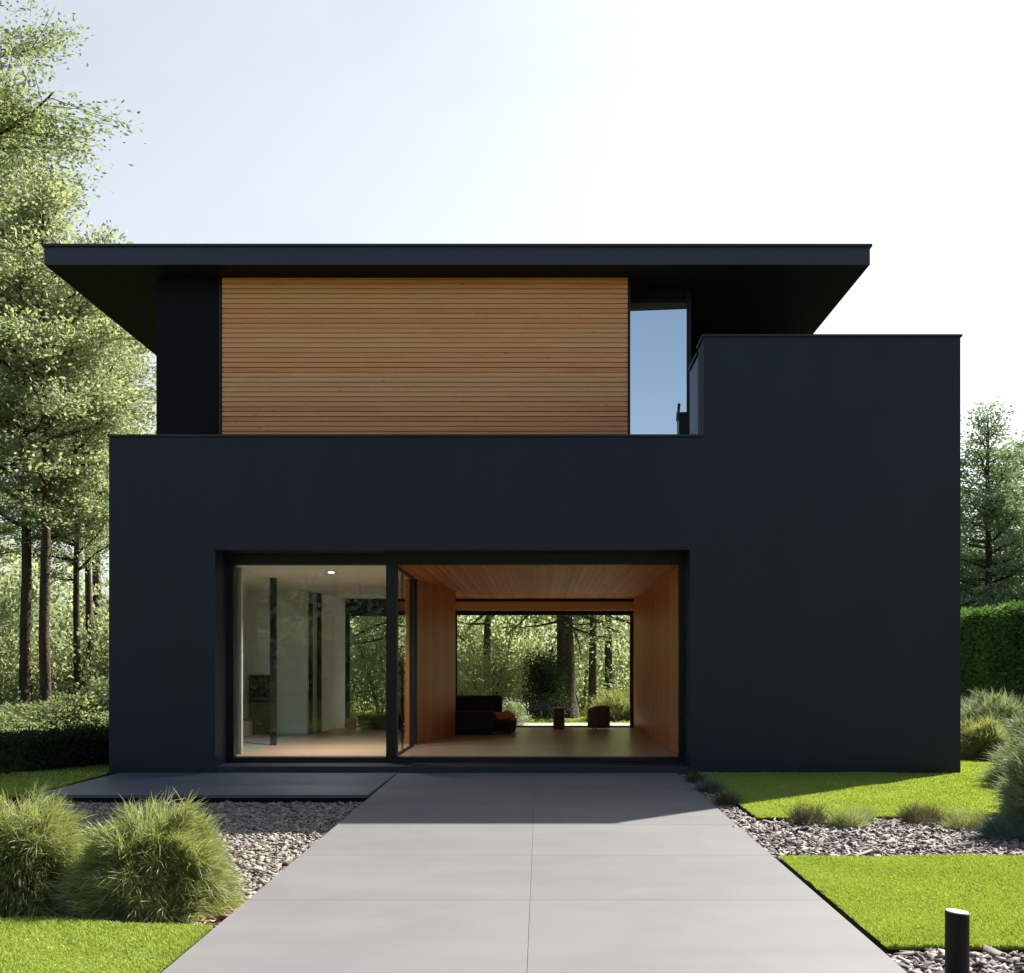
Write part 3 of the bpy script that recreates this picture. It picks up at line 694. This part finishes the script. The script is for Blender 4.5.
def blades_mesh(name, P, D, L, W, rng, mat, parent=None, droop=.35):
    """blades as one pentagon-free strip each: a quad and a tapering end"""
    n = len(P); D = unit(D); L = np.asarray(L)[:, None]
    side = unit(np.cross(D, unit(rng.normal(size=(n, 3)))))
    dn = np.array([0, 0, -1.0])*droop*rng.uniform(.2, 1.5, (n, 1)); jit = rng.normal(0, .12, (n, 3))
    c = lambda t: P + D*L*t + (dn+jit)*L*t*t
    V = np.stack([c(0)-side*W*.4, c(0)+side*W*.4, c(.4)+side*W*.5, c(.75)+side*W*.33, c(1.0), c(.75)-side*W*.33, c(.4)-side*W*.5], 1)
    o = (np.arange(n)*7)[:, None]
    F = np.concatenate([o+np.array([[0, 1, 2, 6]]), o+np.array([[6, 2, 3, 5]])])
    # the tip as a thin quad
    F = np.concatenate([F, o+np.array([[5, 3, 4, 4]])[:, :4]]) if False else F
    T = o+np.array([[5, 3, 4]])
    me = bpy.data.meshes.new(name); V = V.reshape(-1, 3).astype(np.float32)
    me.vertices.add(len(V)); me.vertices.foreach_set('co', V.ravel())
    loops = np.concatenate([F.ravel(), T.ravel()]).astype(np.int32)
    me.loops.add(len(loops)); me.loops.foreach_set('vertex_index', loops)
    st_ = np.concatenate([np.arange(len(F))*4, len(F)*4+np.arange(len(T))*3]).astype(np.int32)
    me.polygons.add(len(st_)); me.polygons.foreach_set('loop_start', st_)
    me.update(calc_edges=True); me.materials.append(mat)
    ob = bpy.data.objects.new(name, me); C.objects.link(ob)
    if parent is not None: ob.parent = parent
    return ob

def dome_shrub(name, label, cat, r, h, mat, seed, ntuft=420, per=38, blade=.26, wid=.006, droop=.45, group=None, loc=(0, 0, 0), up=.45, spread=.55):
    rng = np.random.default_rng(seed)
    th = rng.uniform(0, 2*PI, ntuft); cz = rng.uniform(-.12, 1, ntuft)**1.0; sz = np.sqrt(np.clip(1-cz**2, 0, 1))
    bumps = 1+.10*np.sin(3*th+seed)+.07*np.sin(5*th+2*cz*4)+rng.normal(0, .05, ntuft)
    sz = sz**.75; q = rng.uniform(.30, .80, ntuft)**.6*bumps
    P0 = np.stack([np.cos(th)*sz*r*q, np.sin(th)*sz*r*q, .08*h+np.clip(cz, 0, 1)*h*q*.9], 1)
    out_ = unit(np.stack([np.cos(th)*sz/r, np.sin(th)*sz/r, cz/h+.15], 1)); D0 = unit(out_+np.array([0, 0, up])+rng.normal(0, .18, (ntuft, 3)))
    i = np.repeat(np.arange(ntuft), per); n = len(i)
    P = P0[i]+rng.normal(0, .018, (n, 3)); P[:, 2] = np.maximum(P[:, 2], .01)
    D = D0[i]+rng.normal(0, spread*.5, (n, 3)); L = blade*rng.uniform(.55, 1.25, n)
    # some long spikes leaving the top
    o = blades_mesh(name, P, D, L, wid, rng, mat, None, droop)
    # keep above ground
    me = o.data; co = np.empty(len(me.vertices)*3, np.float32); me.vertices.foreach_get('co', co); co = co.reshape(-1, 3); co[:, 2] = np.maximum(co[:, 2], .004); me.vertices.foreach_set('co', co.ravel()); me.update()
    o.location = loc
    return tag(o, label, cat, group)

dome_shrub('grass_clump', 'large round feathery green grass clump beside the path', 'grass clump', .46, .74, M['tuft'], 21, 1250, 42, .17, .0042, .4, up=.3, loc=(-2.52, 6.85, -.13))
dome_shrub('grass_clump', 'round feathery green grass clump cut by the left photo edge', 'grass clump', .47, .78, M['tuft'], 22, 1150, 42, .17, .0042, .4, up=.3, loc=(-3.45, 7.0, -.13))
dome_shrub('grass_clump', 'tall grey green feathery clump at the right photo edge', 'grass clump', .60, 1.10, M['tuft_grey'], 23, 1000, 40, .21, .006, .3, loc=(4.92, 9.75, -.07))
dome_shrub('grass_clump', 'pale rounded feathery clump directly behind the tall grey green clump', 'grass clump', .85, 1.0, M['tuft_grey'], 24, 600, 36, .34, .009, .35, loc=(6.9, 13.6, -.06))
dome_shrub('grass_clump', 'low yellow green clump touching the right house corner', 'grass clump', .50, .62, M['tuft'], 25, 400, 34, .28, .009, .35, loc=(7.45, 17.6, -.06))
dome_shrub('grass_clump', 'silvery round clump below the clipped hedge, topmost of the clumps', 'grass clump', .95, 1.05, M['tuft_grey'], 26, 500, 34, .36, .012, .35, loc=(8.5, 19.3, -.06))
dome_shrub('grass_clump', 'small dark grey clump half hidden by the house corner below the hedge', 'grass clump', .6, .95, M['tuft_blue'], 27, 300, 30, .30, .012, .35, loc=(8.15, 20.8, -.06))
# low plants along the gravel
def low(label, x, y, r, h, mat, seed, n=150, w=.0035, bl=.17): dome_shrub('low_plant', label, 'plant', r*.95, h*.75, mat, seed, int(n*.45), 18, bl, w, .12, loc=(x, y, -.05), up=1.1, spread=1.1)
low('wispy brown green tuft, left half of the pair before the upper lawn', 2.62, 10.28, .20, .17, M['heather'], 31, 130)
low('wispy green tuft, right half of the pair before the upper lawn', 2.95, 10.12, .17, .16, M['tuft'], 32, 110)
low('small dark tuft in the gravel nearest the house threshold', 2.08, 13.9, .10, .09, M['heather'], 33, 90)
low('dark low plant in the gravel strip beside the shaded lawn', 2.08, 12.9, .14, .14, M['tuft_blue'], 34, 110)
low('dark tuft at the lawn edge where the shadow ends', 2.08, 11.7, .11, .11, M['heather'], 35, 90)
low('low wispy mound, leftmost of the row before the tall clump', 3.78, 10.35, .24, .17, M['heather'], 36, 150)
low('low green mound between wispy mound and blue green mound', 4.08, 10.0, .22, .19, M['tuft'], 37, 150)
low('blue green low mound at the foot of the tall clump', 4.22, 9.42, .26, .20, M['tuft_blue'], 38, 200)
low('tiny grey tuft between pair of tufts and row of mounds', 3.22, 10.38, .09, .08, M['tuft_grey'], 39, 40)

# clipped hedges ---------------------------------------------------------------
def hedge(name, label, x0, x1, y0, y1, h, n, leaf, seed, mat, rough=.06, rz=0, loc=(0, 0, 0)):
    rng = np.random.default_rng(seed)
    e = empty(name, label, 'hedge', loc, rz)
    i = .10
    MB().box(x0+i, x1-i, y0+i, y1-i, .0, h-i).build('branches', M['leaf_dark'], e)  # added solid dark core box behind the surface leaves
    A = [(y1-y0)*h, (y1-y0)*h, (x1-x0)*h, (x1-x0)*h, (x1-x0)*(y1-y0)]; A = np.array(A)/sum(A)
    f = rng.choice(5, n, p=A); u, v = rng.random(n), rng.random(n)
    P = np.zeros((n, 3)); Nn = np.zeros((n, 3))
    for k in range(5):
        s = f == k
        if k < 2: P[s] = np.stack([np.full(s.sum(), x0 if k == 0 else x1), y0+u[s]*(y1-y0), v[s]*h], 1); Nn[s] = (-1 if k == 0 else 1, 0, 0)
        elif k < 4: P[s] = np.stack([x0+u[s]*(x1-x0), np.full(s.sum(), y0 if k == 2 else y1), v[s]*h], 1); Nn[s] = (0, -1 if k == 2 else 1, 0)
        else: P[s] = np.stack([x0+u[s]*(x1-x0), y0+v[s]*(y1-y0), np.full(s.sum(), h)], 1); Nn[s] = (0, 0, 1)
    P += Nn*(-rng.random((n, 1))*.12 + .035*np.sin(P[:, [1]]*2.1+P[:, [2]]*1.7)+rng.normal(0, rough*.4, (n, 1)))
    V, F = leaf_quads(P, Nn*.9+rng.normal(0, .7, (n, 3)), leaf*rng.uniform(.6, 1.3, n), leaf*.55, rng)
    np_mesh('foliage', V, F, mat, e)
    return e
hedge('tall_hedge', 'tall clipped green hedge right of the house', 0, 1.6, -9, 16, 3.05, 90000, .10, 41, M['leaf_hedge'], loc=(10.4, 22, -.16))
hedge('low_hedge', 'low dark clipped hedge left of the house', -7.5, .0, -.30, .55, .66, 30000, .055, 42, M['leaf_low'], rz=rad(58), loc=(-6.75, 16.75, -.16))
def rock(name, label, loc, s, seed):
    import bmesh
    rs = random.Random(seed); bm = bmesh.new(); bmesh.ops.create_icosphere(bm, subdivisions=3, radius=1)
    ph = [rs.uniform(0, 6) for _ in range(6)]
    for v in bm.verts:
        c = v.co; d = 1+.16*math.sin(3*c.x+ph[0])*math.cos(4*c.y+ph[1])+.1*math.sin(7*c.z+ph[2]+3*c.x)+rs.uniform(-.03, .03)
        v.co = Vector((c.x*s[0]*d, c.y*s[1]*d, max(-.3, c.z)*s[2]*d))
    me = bpy.data.meshes.new(name); bm.to_mesh(me); bm.free(); me.materials.append(M['rock'])
    o = bpy.data.objects.new(name, me); C.objects.link(o); o.location = loc; tag(o, label, 'rock'); return o

# ------------------------------------------------------------------ trees
def tree_data(seed, Ht, bare, r, nbr, nleaf, leaf, trunk_r, shape='round', droop=.0, flat=.55, sub_len=.38, lean=.02):
    rng = np.random.default_rng(seed); wood = MB()
    k = 12
    tz = np.linspace(0, Ht*.97, k); ox = np.cumsum(rng.normal(0, lean*Ht/k*1.2, k)); oy = np.cumsum(rng.normal(0, lean*Ht/k*1.2, k)); ox[0] = oy[0] = 0
    tr = trunk_r*(1-tz/Ht)**.75+.012; tr[0] *= 1.35
    at = lambda z: np.array([np.interp(z, tz, ox), np.interp(z, tz, oy), z])
    trunk = MB().tube([(ox[i], oy[i], tz[i]) for i in range(k)], list(tr), 10)
    # extra dead stubs on the bare trunk
    P, D = [], []
    for i in range(nbr):
        u = (i+.5*rng.random())/nbr
        z = bare+(Ht-bare)*u**.95
        if shape == 'cone': L = r*(1-u)**.8+.25
        elif shape == 'round': L = r*(math.sin(PI*min(1, .16+u*.86))**.7)*rng.uniform(.7, 1.15)+.2
        else: L = r*(1-u*.75)*rng.uniform(.65, 1.15)*(0.6+.4*min(1, u*6))
        L *= rng.uniform(.8, 1.15)
        az = i*2.399+rng.normal(0, .35); rise = rng.normal(.12+.75*u**2, .14)-droop
        d = np.array([math.cos(az)*math.cos(rise), math.sin(az)*math.cos(rise), math.sin(rise)]); s = at(z)
        pts = [s]; n = 6
        for t in range(n):
            d = unit(d+rng.normal(0, .13, 3)+np.array([0, 0, .03-droop*.15])); pts.append(pts[-1]+d*L/n)
        pts = np.array(pts); r0 = min(float(np.interp(z, tz, tr))*.55, .012+.022*L)
        wood.tube(pts, [r0*(1-.85*q/n)+.004 for q in range(n+1)], 5, False)
        m_ = max(3, int(L*5.5))
        for q in range(m_):
            t = .18+.82*(q+rng.random())/m_; a = t*n; i0 = min(int(a), n-1); p0 = pts[i0]+(pts[i0+1]-pts[i0])*(a-i0)
            bd = unit(pts[i0+1]-pts[i0]); sd = unit(np.cross(bd, [0, 0, 1]))*(1 if q % 2 else -1)
            dd = unit(bd*rng.uniform(.3, 1)+sd*rng.uniform(.3, 1.1)+np.array([0, 0, rng.normal(.08, .25)]))
            l2 = L*sub_len*(1.1-.55*t)*rng.uniform(.6, 1.3)+.12
            p1 = p0+dd*l2*.5+rng.normal(0, .04, 3); p2 = p1+unit(dd+rng.normal(0, .3, 3))*l2*.5
            wood.tube([p0, p1, p2], [.009, .006, .003], 3, False)
            P.append((p0, p1, p2)); D.append(dd)
    P = np.array(P); D = np.array(D); ns = len(P)
    wgt = np.linalg.norm(P[:, 2]-P[:, 0], axis=1)*rng.lognormal(0, .75, ns); wgt /= wgt.sum()
    i = rng.choice(ns, nleaf, p=wgt); t = rng.random(nleaf)**.8
    base = np.where(t[:, None] < .5, P[i, 0]+(P[i, 1]-P[i, 0])*(t[:, None]*2), P[i, 1]+(P[i, 2]-P[i, 1])*(t[:, None]*2-1))
    sp = .10+.9*leaf
    Q = base+rng.normal(0, 1, (nleaf, 3))*np.array([sp, sp, sp*flat])
    V, F = leaf_quads(Q, D[i]*.7+rng.normal(0, .7, (nleaf, 3))*np.array([1, 1, flat]), leaf*rng.uniform(.6, 1.35, nleaf), leaf*.5*rng.uniform(.7, 1.3, nleaf), rng)
    return trunk, wood, V, F
def make_tree(name, label, cat, loc, rz, bark, leafm, group=None, **kw):
    e = empty(name, label, cat, loc, rz, group)
    trunk, wood, V, F = tree_data(**kw)
    t = trunk.build('trunk', bark, e, smooth=True); wood.build('branches', bark, t)
    np_mesh('crown', V, F, leafm, e)
    return e
GW = 'tall trees standing left of the house'
tA = make_tree('woodland_tree', 'tree with dark trunk, leftmost of the row left of the house', 'tree', (-13.3, 27.2, -.16), .5, M['bark'], M['leaf_bright'], GW,
               seed=51, Ht=15.0, bare=5.0, r=2.8, nbr=52, nleaf=30000, leaf=.13, trunk_r=.145, shape='round')
tB = make_tree('woodland_tree', 'tree with straight reddish trunk, second from left beside the house', 'tree', (-12.35, 26.2, -.16), 2.0, M['bark_pale'], M['leaf_bright'], GW,
               seed=52, Ht=13.8, bare=5.4, r=2.15, nbr=46, nleaf=21000, leaf=.13, trunk_r=.13, shape='round')
copy_thing(tA, (-12.45, 28.2, -.16), 3.4, (.66, .66, .80), 'tree with slim lit trunk, third from left beside the house')
copy_thing(tB, (-12.9, 30.0, -.16), 5.1, (.8, .8, .93), 'tree with dark slim trunk close to the house wall')
tN = make_tree('broadleaf_tree', 'near tree reaching its leafy boughs in at the upper left corner', 'tree', (-13.8, 19.4, -.16), 1.1, M['bark'], M['leaf_mid'], None,
               seed=53, Ht=17.0, bare=7.6, r=4.6, nbr=60, nleaf=105000, leaf=.10, trunk_r=.26, shape='round')
copy_thing(tA, (-17.5, 33, -.16), 1.3, (1.0, 1.0, 1.05), 'taller hazy tree behind the leftmost trunk')
copy_thing(tB, (-14.8, 35, -.16), 4.3, (1.2, 1.2, 1.15), 'tree further back between the first two trunks')

# garden trees behind the house
GB = 'trees in the garden behind the house'
tG = make_tree('garden_tree', 'thick dark trunked tree in the middle of the rear opening', 'tree', (.82, 31.5, -.16), .4, M['bark'], M['leaf_garden'], GB,
               seed=61, Ht=9.8, bare=2.9, r=3.0, nbr=46, nleaf=14000, leaf=.13, trunk_r=.30, shape='round', droop=.28)
tH = make_tree('garden_tree', 'slim pale trunked tree right of the thick trunk in the rear opening', 'tree', (1.62, 33.0, -.16), 2.4, M['bark_pale'], M['leaf_garden'], GB,
               seed=62, Ht=9.2, bare=3.0, r=2.3, nbr=40, nleaf=13000, leaf=.13, trunk_r=.14, shape='round', droop=.2)
for x, y, rz, s, src, lab in ((2.35, 35.5, 1.0, 1.0, tH, 'slim dark tree near the right side of the rear opening'),
                         (-1.9, 36.5, 3.1, 1.05, tH, 'slim tree near the left side of the rear opening'),
                         (-4.4, 33.0, 4.4, .95, tG, 'tree with dark trunk seen through the glazed room rear window'),
                         (-6.1, 36.8, .9, 1.05, tH, 'tree behind the glazed room, left of the rear window'),
                         
                         
                         (-3.6, 42.0, 1.7, .9, tH, 'leafy tree far behind the left end of the rear opening')):
    copy_thing(src, (x, y, -.16), rz, (s, s, s), lab)

# trees on the right
GR = 'pines beyond the tall hedge'
tP = make_tree('pine_tree', 'slender pine beyond the hedge right of the house', 'tree', (16.2, 38.0, -.16), .3, M['bark'], M['leaf_pine'], GR,
               seed=71, Ht=11.0, bare=2.6, r=3.0, nbr=58, nleaf=40000, leaf=.13, trunk_r=.17, shape='cone', flat=.4)
copy_thing(tP, (19.2, 41.5, -.16), 2.2, (1.1, 1.1, .98), 'pine cut by the right photo edge beyond the hedge')
copy_thing(tP, (17.6, 46.0, -.16), 4.0, (1.05, 1.05, .80), 'lower pine behind the slender one, between it and the house')

# bushes ------------------------------------------------------------------------
def bush_mesh(seed, r, h, n, leaf, mat):
    rng = np.random.default_rng(seed); nc = 70
    th = rng.uniform(0, 2*PI, nc); cz = rng.random(nc); s = np.sqrt(1-cz*cz); q = rng.uniform(.25, 1, nc)**.6*(1+rng.normal(0, .14, nc))
    c = np.stack([np.cos(th)*s*r*q, np.sin(th)*s*r*q, h*(.12+.85*cz*q)], 1)
    i = rng.integers(0, nc, n); P = c[i]+rng.normal(0, 1, (n, 3))*np.array([.17*r, .17*r, .10*h])
    P[:, 2] = np.maximum(P[:, 2], .02)
    V, F = leaf_quads(P, unit(P-np.array([0, 0, h*.4]))+rng.normal(0, .7, (n, 3)), leaf*rng.uniform(.6, 1.3, n), leaf*.55, rng)
    V[:, 2] = np.maximum(V[:, 2], .005)
    return V, F
def bush(label, loc, r, h, n, leaf, seed, mat, group=None, name='bush'):
    V, F = bush_mesh(seed, r, h, n, leaf, mat)
    e = empty(name, label, 'bush', loc, 0, group)
    rs = random.Random(seed); mb = MB()
    for k in range(7):
        a = rs.uniform(0, 6.28); q = rs.uniform(.3, .7)
        mb.tube([(0, 0, 0), (math.cos(a)*r*q*.4, math.sin(a)*r*q*.4, h*.4), (math.cos(a)*r*q, math.sin(a)*r*q, h*.85)], [.03, .02, .008], 5, False)
    mb.build('stems', M['bark'], e); np_mesh('foliage', V, F, mat, e)
    return e
GU = 'undergrowth bushes among the trees on the left'
b1 = bush('yellow green bush between the first two trunks on the left', (-12.9, 29.5, -.16), 1.9, 3.1, 12000, .13, 81, M['leaf_bright'], GU)
b2 = bush('mid green bush at the foot of the reddish trunk', (-11.6, 25.4, -.16), 1.2, .95, 7000, .10, 82, M['leaf_mid'], GU)
k = 0
for x, y, s, sz, rz, src, lab in ((-15.3, 28.6, 1.1, 1.35, 1, b1, 'large sunny bush at the left photo edge behind the trunks'),
        (-13.7, 25.0, 1.1, .85, 2, b2, 'low bush in front of the leftmost trunk'),
        (-10.2, 26.6, 1.2, 1.35, 4, b2, 'low bush touching the house wall behind the hedge'),
        (-10.6, 30.5, 1.0, 1.1, 3, b1, 'tall bush close to the house wall behind the slim trunks'),
        (-17.0, 31.5, 1.3, 1.5, 5, b1, 'big bush far left behind the sunny bush'),
        (-12.3, 33.5, 1.2, 1.45, 2.2, b1, 'big bush far behind the third trunk'),
        (-14.6, 36.5, 1.3, 1.6, 5.6, b1, 'furthest big bush behind the two left trunks'),
        (-8.9, 24.2, .9, .85, .7, b2, 'small bush just above the low hedge beside the wall'),
        (-12.5, 23.6, 1.1, .75, 1.7, b2, 'small spreading bush above the low hedge at the left')):
    copy_thing(src, (x, y, -.16), rz, (s, s, sz), lab)
GT = 'bushes in the rear garden'
b3 = bush('dark conical evergreen left of the thick trunk in the rear opening', (.15, 30.9, -.16), .62, 2.3, 11000, .07, 85, M['leaf_dark'], None, 'conical_bush')
b4 = bush('rounded green bush behind the sofa in the rear garden', (-1.5, 32.5, -.16), 1.5, 2.0, 8000, .11, 86, M['leaf_garden'], GT)
for x, y, s, sz, rz, lab in ((3.6, 33.5, 1.0, .8, 1.2, 'green bush at the right end of the rear opening'),
        (-3.1, 30.0, .8, .75, 2.5, 'bush outside the left end of the rear opening'),
        (-5.2, 34.0, 1.2, 1.5, 3.6, 'tall bush seen through the glazed room rear window'),
        (1.5, 38.5, 1.5, 1.7, .6, 'tall bush behind the slim pale trunk'),
        (-1.6, 39.0, 1.4, 1.9, 4.6, 'tall bush far behind the round bush'),
        (4.2, 36.5, 1.2, 1.8, 5.5, 'tall bush far behind the right end of the opening'),
        (-4.4, 39.5, 1.3, 2.1, 2.0, 'tallest bush far behind the glazed room'),
        ):
    copy_thing(b4, (x, y, -.16), rz, (s, s, sz), lab)
b5 = bush('bright bush above the hedge beside the house wall', (13.2, 36.5, -.16), 1.8, 4.3, 12000, .13, 88, M['leaf_pine'], 'bushes beyond the tall hedge')
copy_thing(b5, (17.8, 37.5, -.16), 2, (1.1, 1.1, .95), 'bush beyond the hedge at the right photo edge')
dome_shrub('garden_grass', 'bright tall grass clump beyond the tub chair in the rear garden', 'grass clump', .9, .85, M['tuft'], 91, 260, 26, .5, .016, .35, loc=(2.35, 30.0, -.16))
dome_shrub('garden_grass', 'yellow green grass clump beyond the left end of the sofa', 'grass clump', 1.0, .95, M['tuft'], 92, 260, 26, .5, .016, .35, loc=(-2.2, 29.3, -.16))
fl = empty('flowering_plant', 'white flowering plant outside the rear glass behind the sofa', 'plant', (-.72, 25.4, .12))
rng = np.random.default_rng(95)
V, F = bush_mesh(96, .42, .55, 3500, .05, None); np_mesh('foliage', V, F, M['leaf_mid'], fl)
V, F = bush_mesh(97, .42, .60, 900, .05, None); np_mesh('blossom', V, F, M['flowers'], fl)
s = MB()
for k, (x, y, w_, d_) in enumerate(((1.0, 27.3, 1.1, .5), (1.25, 28.4, 1.1, .5), (1.5, 29.5, 1.0, .5))):
    o = MB().box(-w_/2, w_/2, -d_/2, d_/2, 0, .10).build('stepping_stone', M['stone'], bevel=.02); o.location = (x, y, -.10)
    tag(o, ['flat pale stepping stone nearest the rear terrace', 'flat pale stepping stone, middle one of three', 'flat pale stepping stone furthest from the rear terrace'][k], 'stepping stone', 'stepping stones in the rear garden')

# far woodland: nobody could count it
def woodland(n, seed, label):
    rng = np.random.default_rng(seed)
    x = rng.uniform(-60, 60, n); y = 50+rng.uniform(0, 8, n)+.004*x*x
    top = 7.0+1.6*np.sin(x*.35)+1.2*np.sin(x*.9+1)+.8*np.sin(x*2.1)
    z = top*rng.random(n)**.85
    V, F = leaf_quads(np.stack([x, y, z], 1), rng.normal(0, 1, (n, 3)), rng.uniform(.25, .6, n), rng.uniform(.15, .3, n), rng)
    tag(np_mesh('far_woodland', V, F, M['leaf_garden']), label, 'woodland', None, 'stuff')
woodland(70000, 99, 'distant mass of woodland closing the garden')
V, F = None, None
rngb = np.random.default_rng(101); nb = 40000
xb = rngb.uniform(-45, 45, nb); yb = -26-rngb.uniform(0, 7, nb); tb = 9+1.6*np.sin(xb*.35)+1.2*np.sin(xb*.9+1)
V, F = leaf_quads(np.stack([xb, yb, tb*rngb.random(nb)], 1), rngb.normal(0, 1, (nb, 3)), rngb.uniform(.3, .8, nb), rngb.uniform(.2, .4, nb), rngb)  # added leaf band out of view, blocks low sky to darken shade and reflections
tag(np_mesh('far_woodland', V, F, M['leaf_mid']), 'unseen woodland band added behind the viewer to darken reflections and shade', 'woodland', None, 'stuff')

# trees across the road behind the viewer: they show as reflections in the glass
GF = 'trees facing the house, seen as reflections in the glass'
for k, (x, y, rz, s, src, lab) in enumerate(((-9, -15, 1, .78, tN, 'left tree reflected in the large pane'),
        (-2.5, -17, 3, .62, tN, 'middle tree reflected in the large pane'),
        (5.5, -19, 5, .68, tN, 'right tree facing the house'))):
    copy_thing(src, (x, y, -.16), rz, (s, s, s), lab)['group'] = GF

# ------------------------------------------------------------------ light, sky, camera
EL, AZ = 41.05, 47.4
sc = bpy.context.scene
w = bpy.data.worlds.new('World'); sc.world = w; w.use_nodes = True; nt = w.node_tree
bg = nt.nodes['Background']
sky = nt.nodes.new('ShaderNodeTexSky'); sky.sky_type = 'NISHITA'; sky.sun_disc = False
sky.sun_elevation = rad(EL); sky.sun_rotation = rad(AZ); sky.altitude = 50; sky.air_density = 1.0; sky.dust_density = 2.0; sky.ozone_density = 1.0
# thin high cloud around the sun's side of the sky
tcw = nt.nodes.new('ShaderNodeTexCoord')
dt = nt.nodes.new('ShaderNodeVectorMath'); dt.operation = 'DOT_PRODUCT'; dt.inputs[1].default_value = (math.cos(rad(25))*math.sin(rad(AZ-15)), math.cos(rad(25))*math.cos(rad(AZ-15)), math.sin(rad(25)))
nt.links.new(tcw.outputs['Generated'], dt.inputs[0])
mrw = nt.nodes.new('ShaderNodeMapRange'); mrw.interpolation_type = 'SMOOTHSTEP'
mrw.inputs['From Min'].default_value = .15; mrw.inputs['From Max'].default_value = .62
nt.links.new(dt.outputs['Value'], mrw.inputs['Value'])
nzw = nt.nodes.new('ShaderNodeTexNoise'); nzw.inputs['Scale'].default_value = 2.2; nzw.inputs['Detail'].default_value = 6; nzw.inputs['Distortion'].default_value = .6
mpw = nt.nodes.new('ShaderNodeMapping'); mpw.inputs['Scale'].default_value = (1, 1, 3); nt.links.new(tcw.outputs['Generated'], mpw.inputs['Vector']); nt.links.new(mpw.outputs[0], nzw.inputs['Vector'])
mrn = nt.nodes.new('ShaderNodeMapRange'); mrn.inputs['From Min'].default_value = .3; mrn.inputs['From Max'].default_value = .7; mrn.inputs['To Min'].default_value = .85; mrn.inputs['To Max'].default_value = 1.15
nt.links.new(nzw.outputs['Fac'], mrn.inputs['Value'])
ml = nt.nodes.new('ShaderNodeMath'); ml.operation = 'MULTIPLY'; nt.links.new(mrw.outputs[0], ml.inputs[0]); nt.links.new(mrn.outputs[0], ml.inputs[1])
h1 = nt.nodes.new('ShaderNodeHueSaturation'); h1.inputs['Saturation'].default_value = 0.95; nt.links.new(sky.outputs[0], h1.inputs['Color'])
h2 = nt.nodes.new('ShaderNodeHueSaturation'); h2.inputs['Saturation'].default_value = .5; nt.links.new(sky.outputs[0], h2.inputs['Color'])
av = nt.nodes.new('ShaderNodeVectorMath'); av.operation = 'ADD'; nt.links.new(h2.outputs[0], av.inputs[0]); av.inputs[1].default_value = (1.78, 1.92, 1.80)
mxw = nt.nodes.new('ShaderNodeMix'); mxw.data_type = 'RGBA'
nt.links.new(ml.outputs[0], mxw.inputs[0]); nt.links.new(h1.outputs[0], mxw.inputs[6]); nt.links.new(av.outputs[0], mxw.inputs[7])
nt.links.new(mxw.outputs[2], bg.inputs['Color']); bg.inputs['Strength'].default_value = 0.062
sun = bpy.data.lights.new('sun', 'SUN'); sun.energy = 5.0; sun.angle = rad(.53); sun.color = (1.0, .95, .87)
so = bpy.data.objects.new('sun', sun); C.objects.link(so)
to_sun = Vector((math.cos(rad(EL))*math.sin(rad(AZ)), math.cos(rad(EL))*math.cos(rad(AZ)), math.sin(rad(EL))))
so.rotation_euler = to_sun.to_track_quat('Z', 'Y').to_euler(); so.location = (30, 40, 40)

cam = bpy.data.cameras.new('camera'); co = bpy.data.objects.new('camera', cam); C.objects.link(co)
co.location = (0, 0, 1.5); co.rotation_euler = (rad(90), 0, 0)
cam.sensor_fit = 'HORIZONTAL'; cam.sensor_width = 36; cam.lens = 1050/1024*36
cam.shift_x = -28/1024; cam.shift_y = 181.5/1024; cam.clip_end = 800; cam.clip_start = .05
sc.camera = co
sc.view_settings.view_transform = 'Standard'; sc.view_settings.look = 'None'; sc.view_settings.exposure = 1.3; sc.view_settings.gamma = 1
sc.cycles.max_bounces = 8; sc.cycles.diffuse_bounces = 4; sc.cycles.transmission_bounces = 6; sc.cycles.transparent_max_bounces = 12
sc.cycles.sample_clamp_indirect = 6; sc.cycles.use_denoising = True
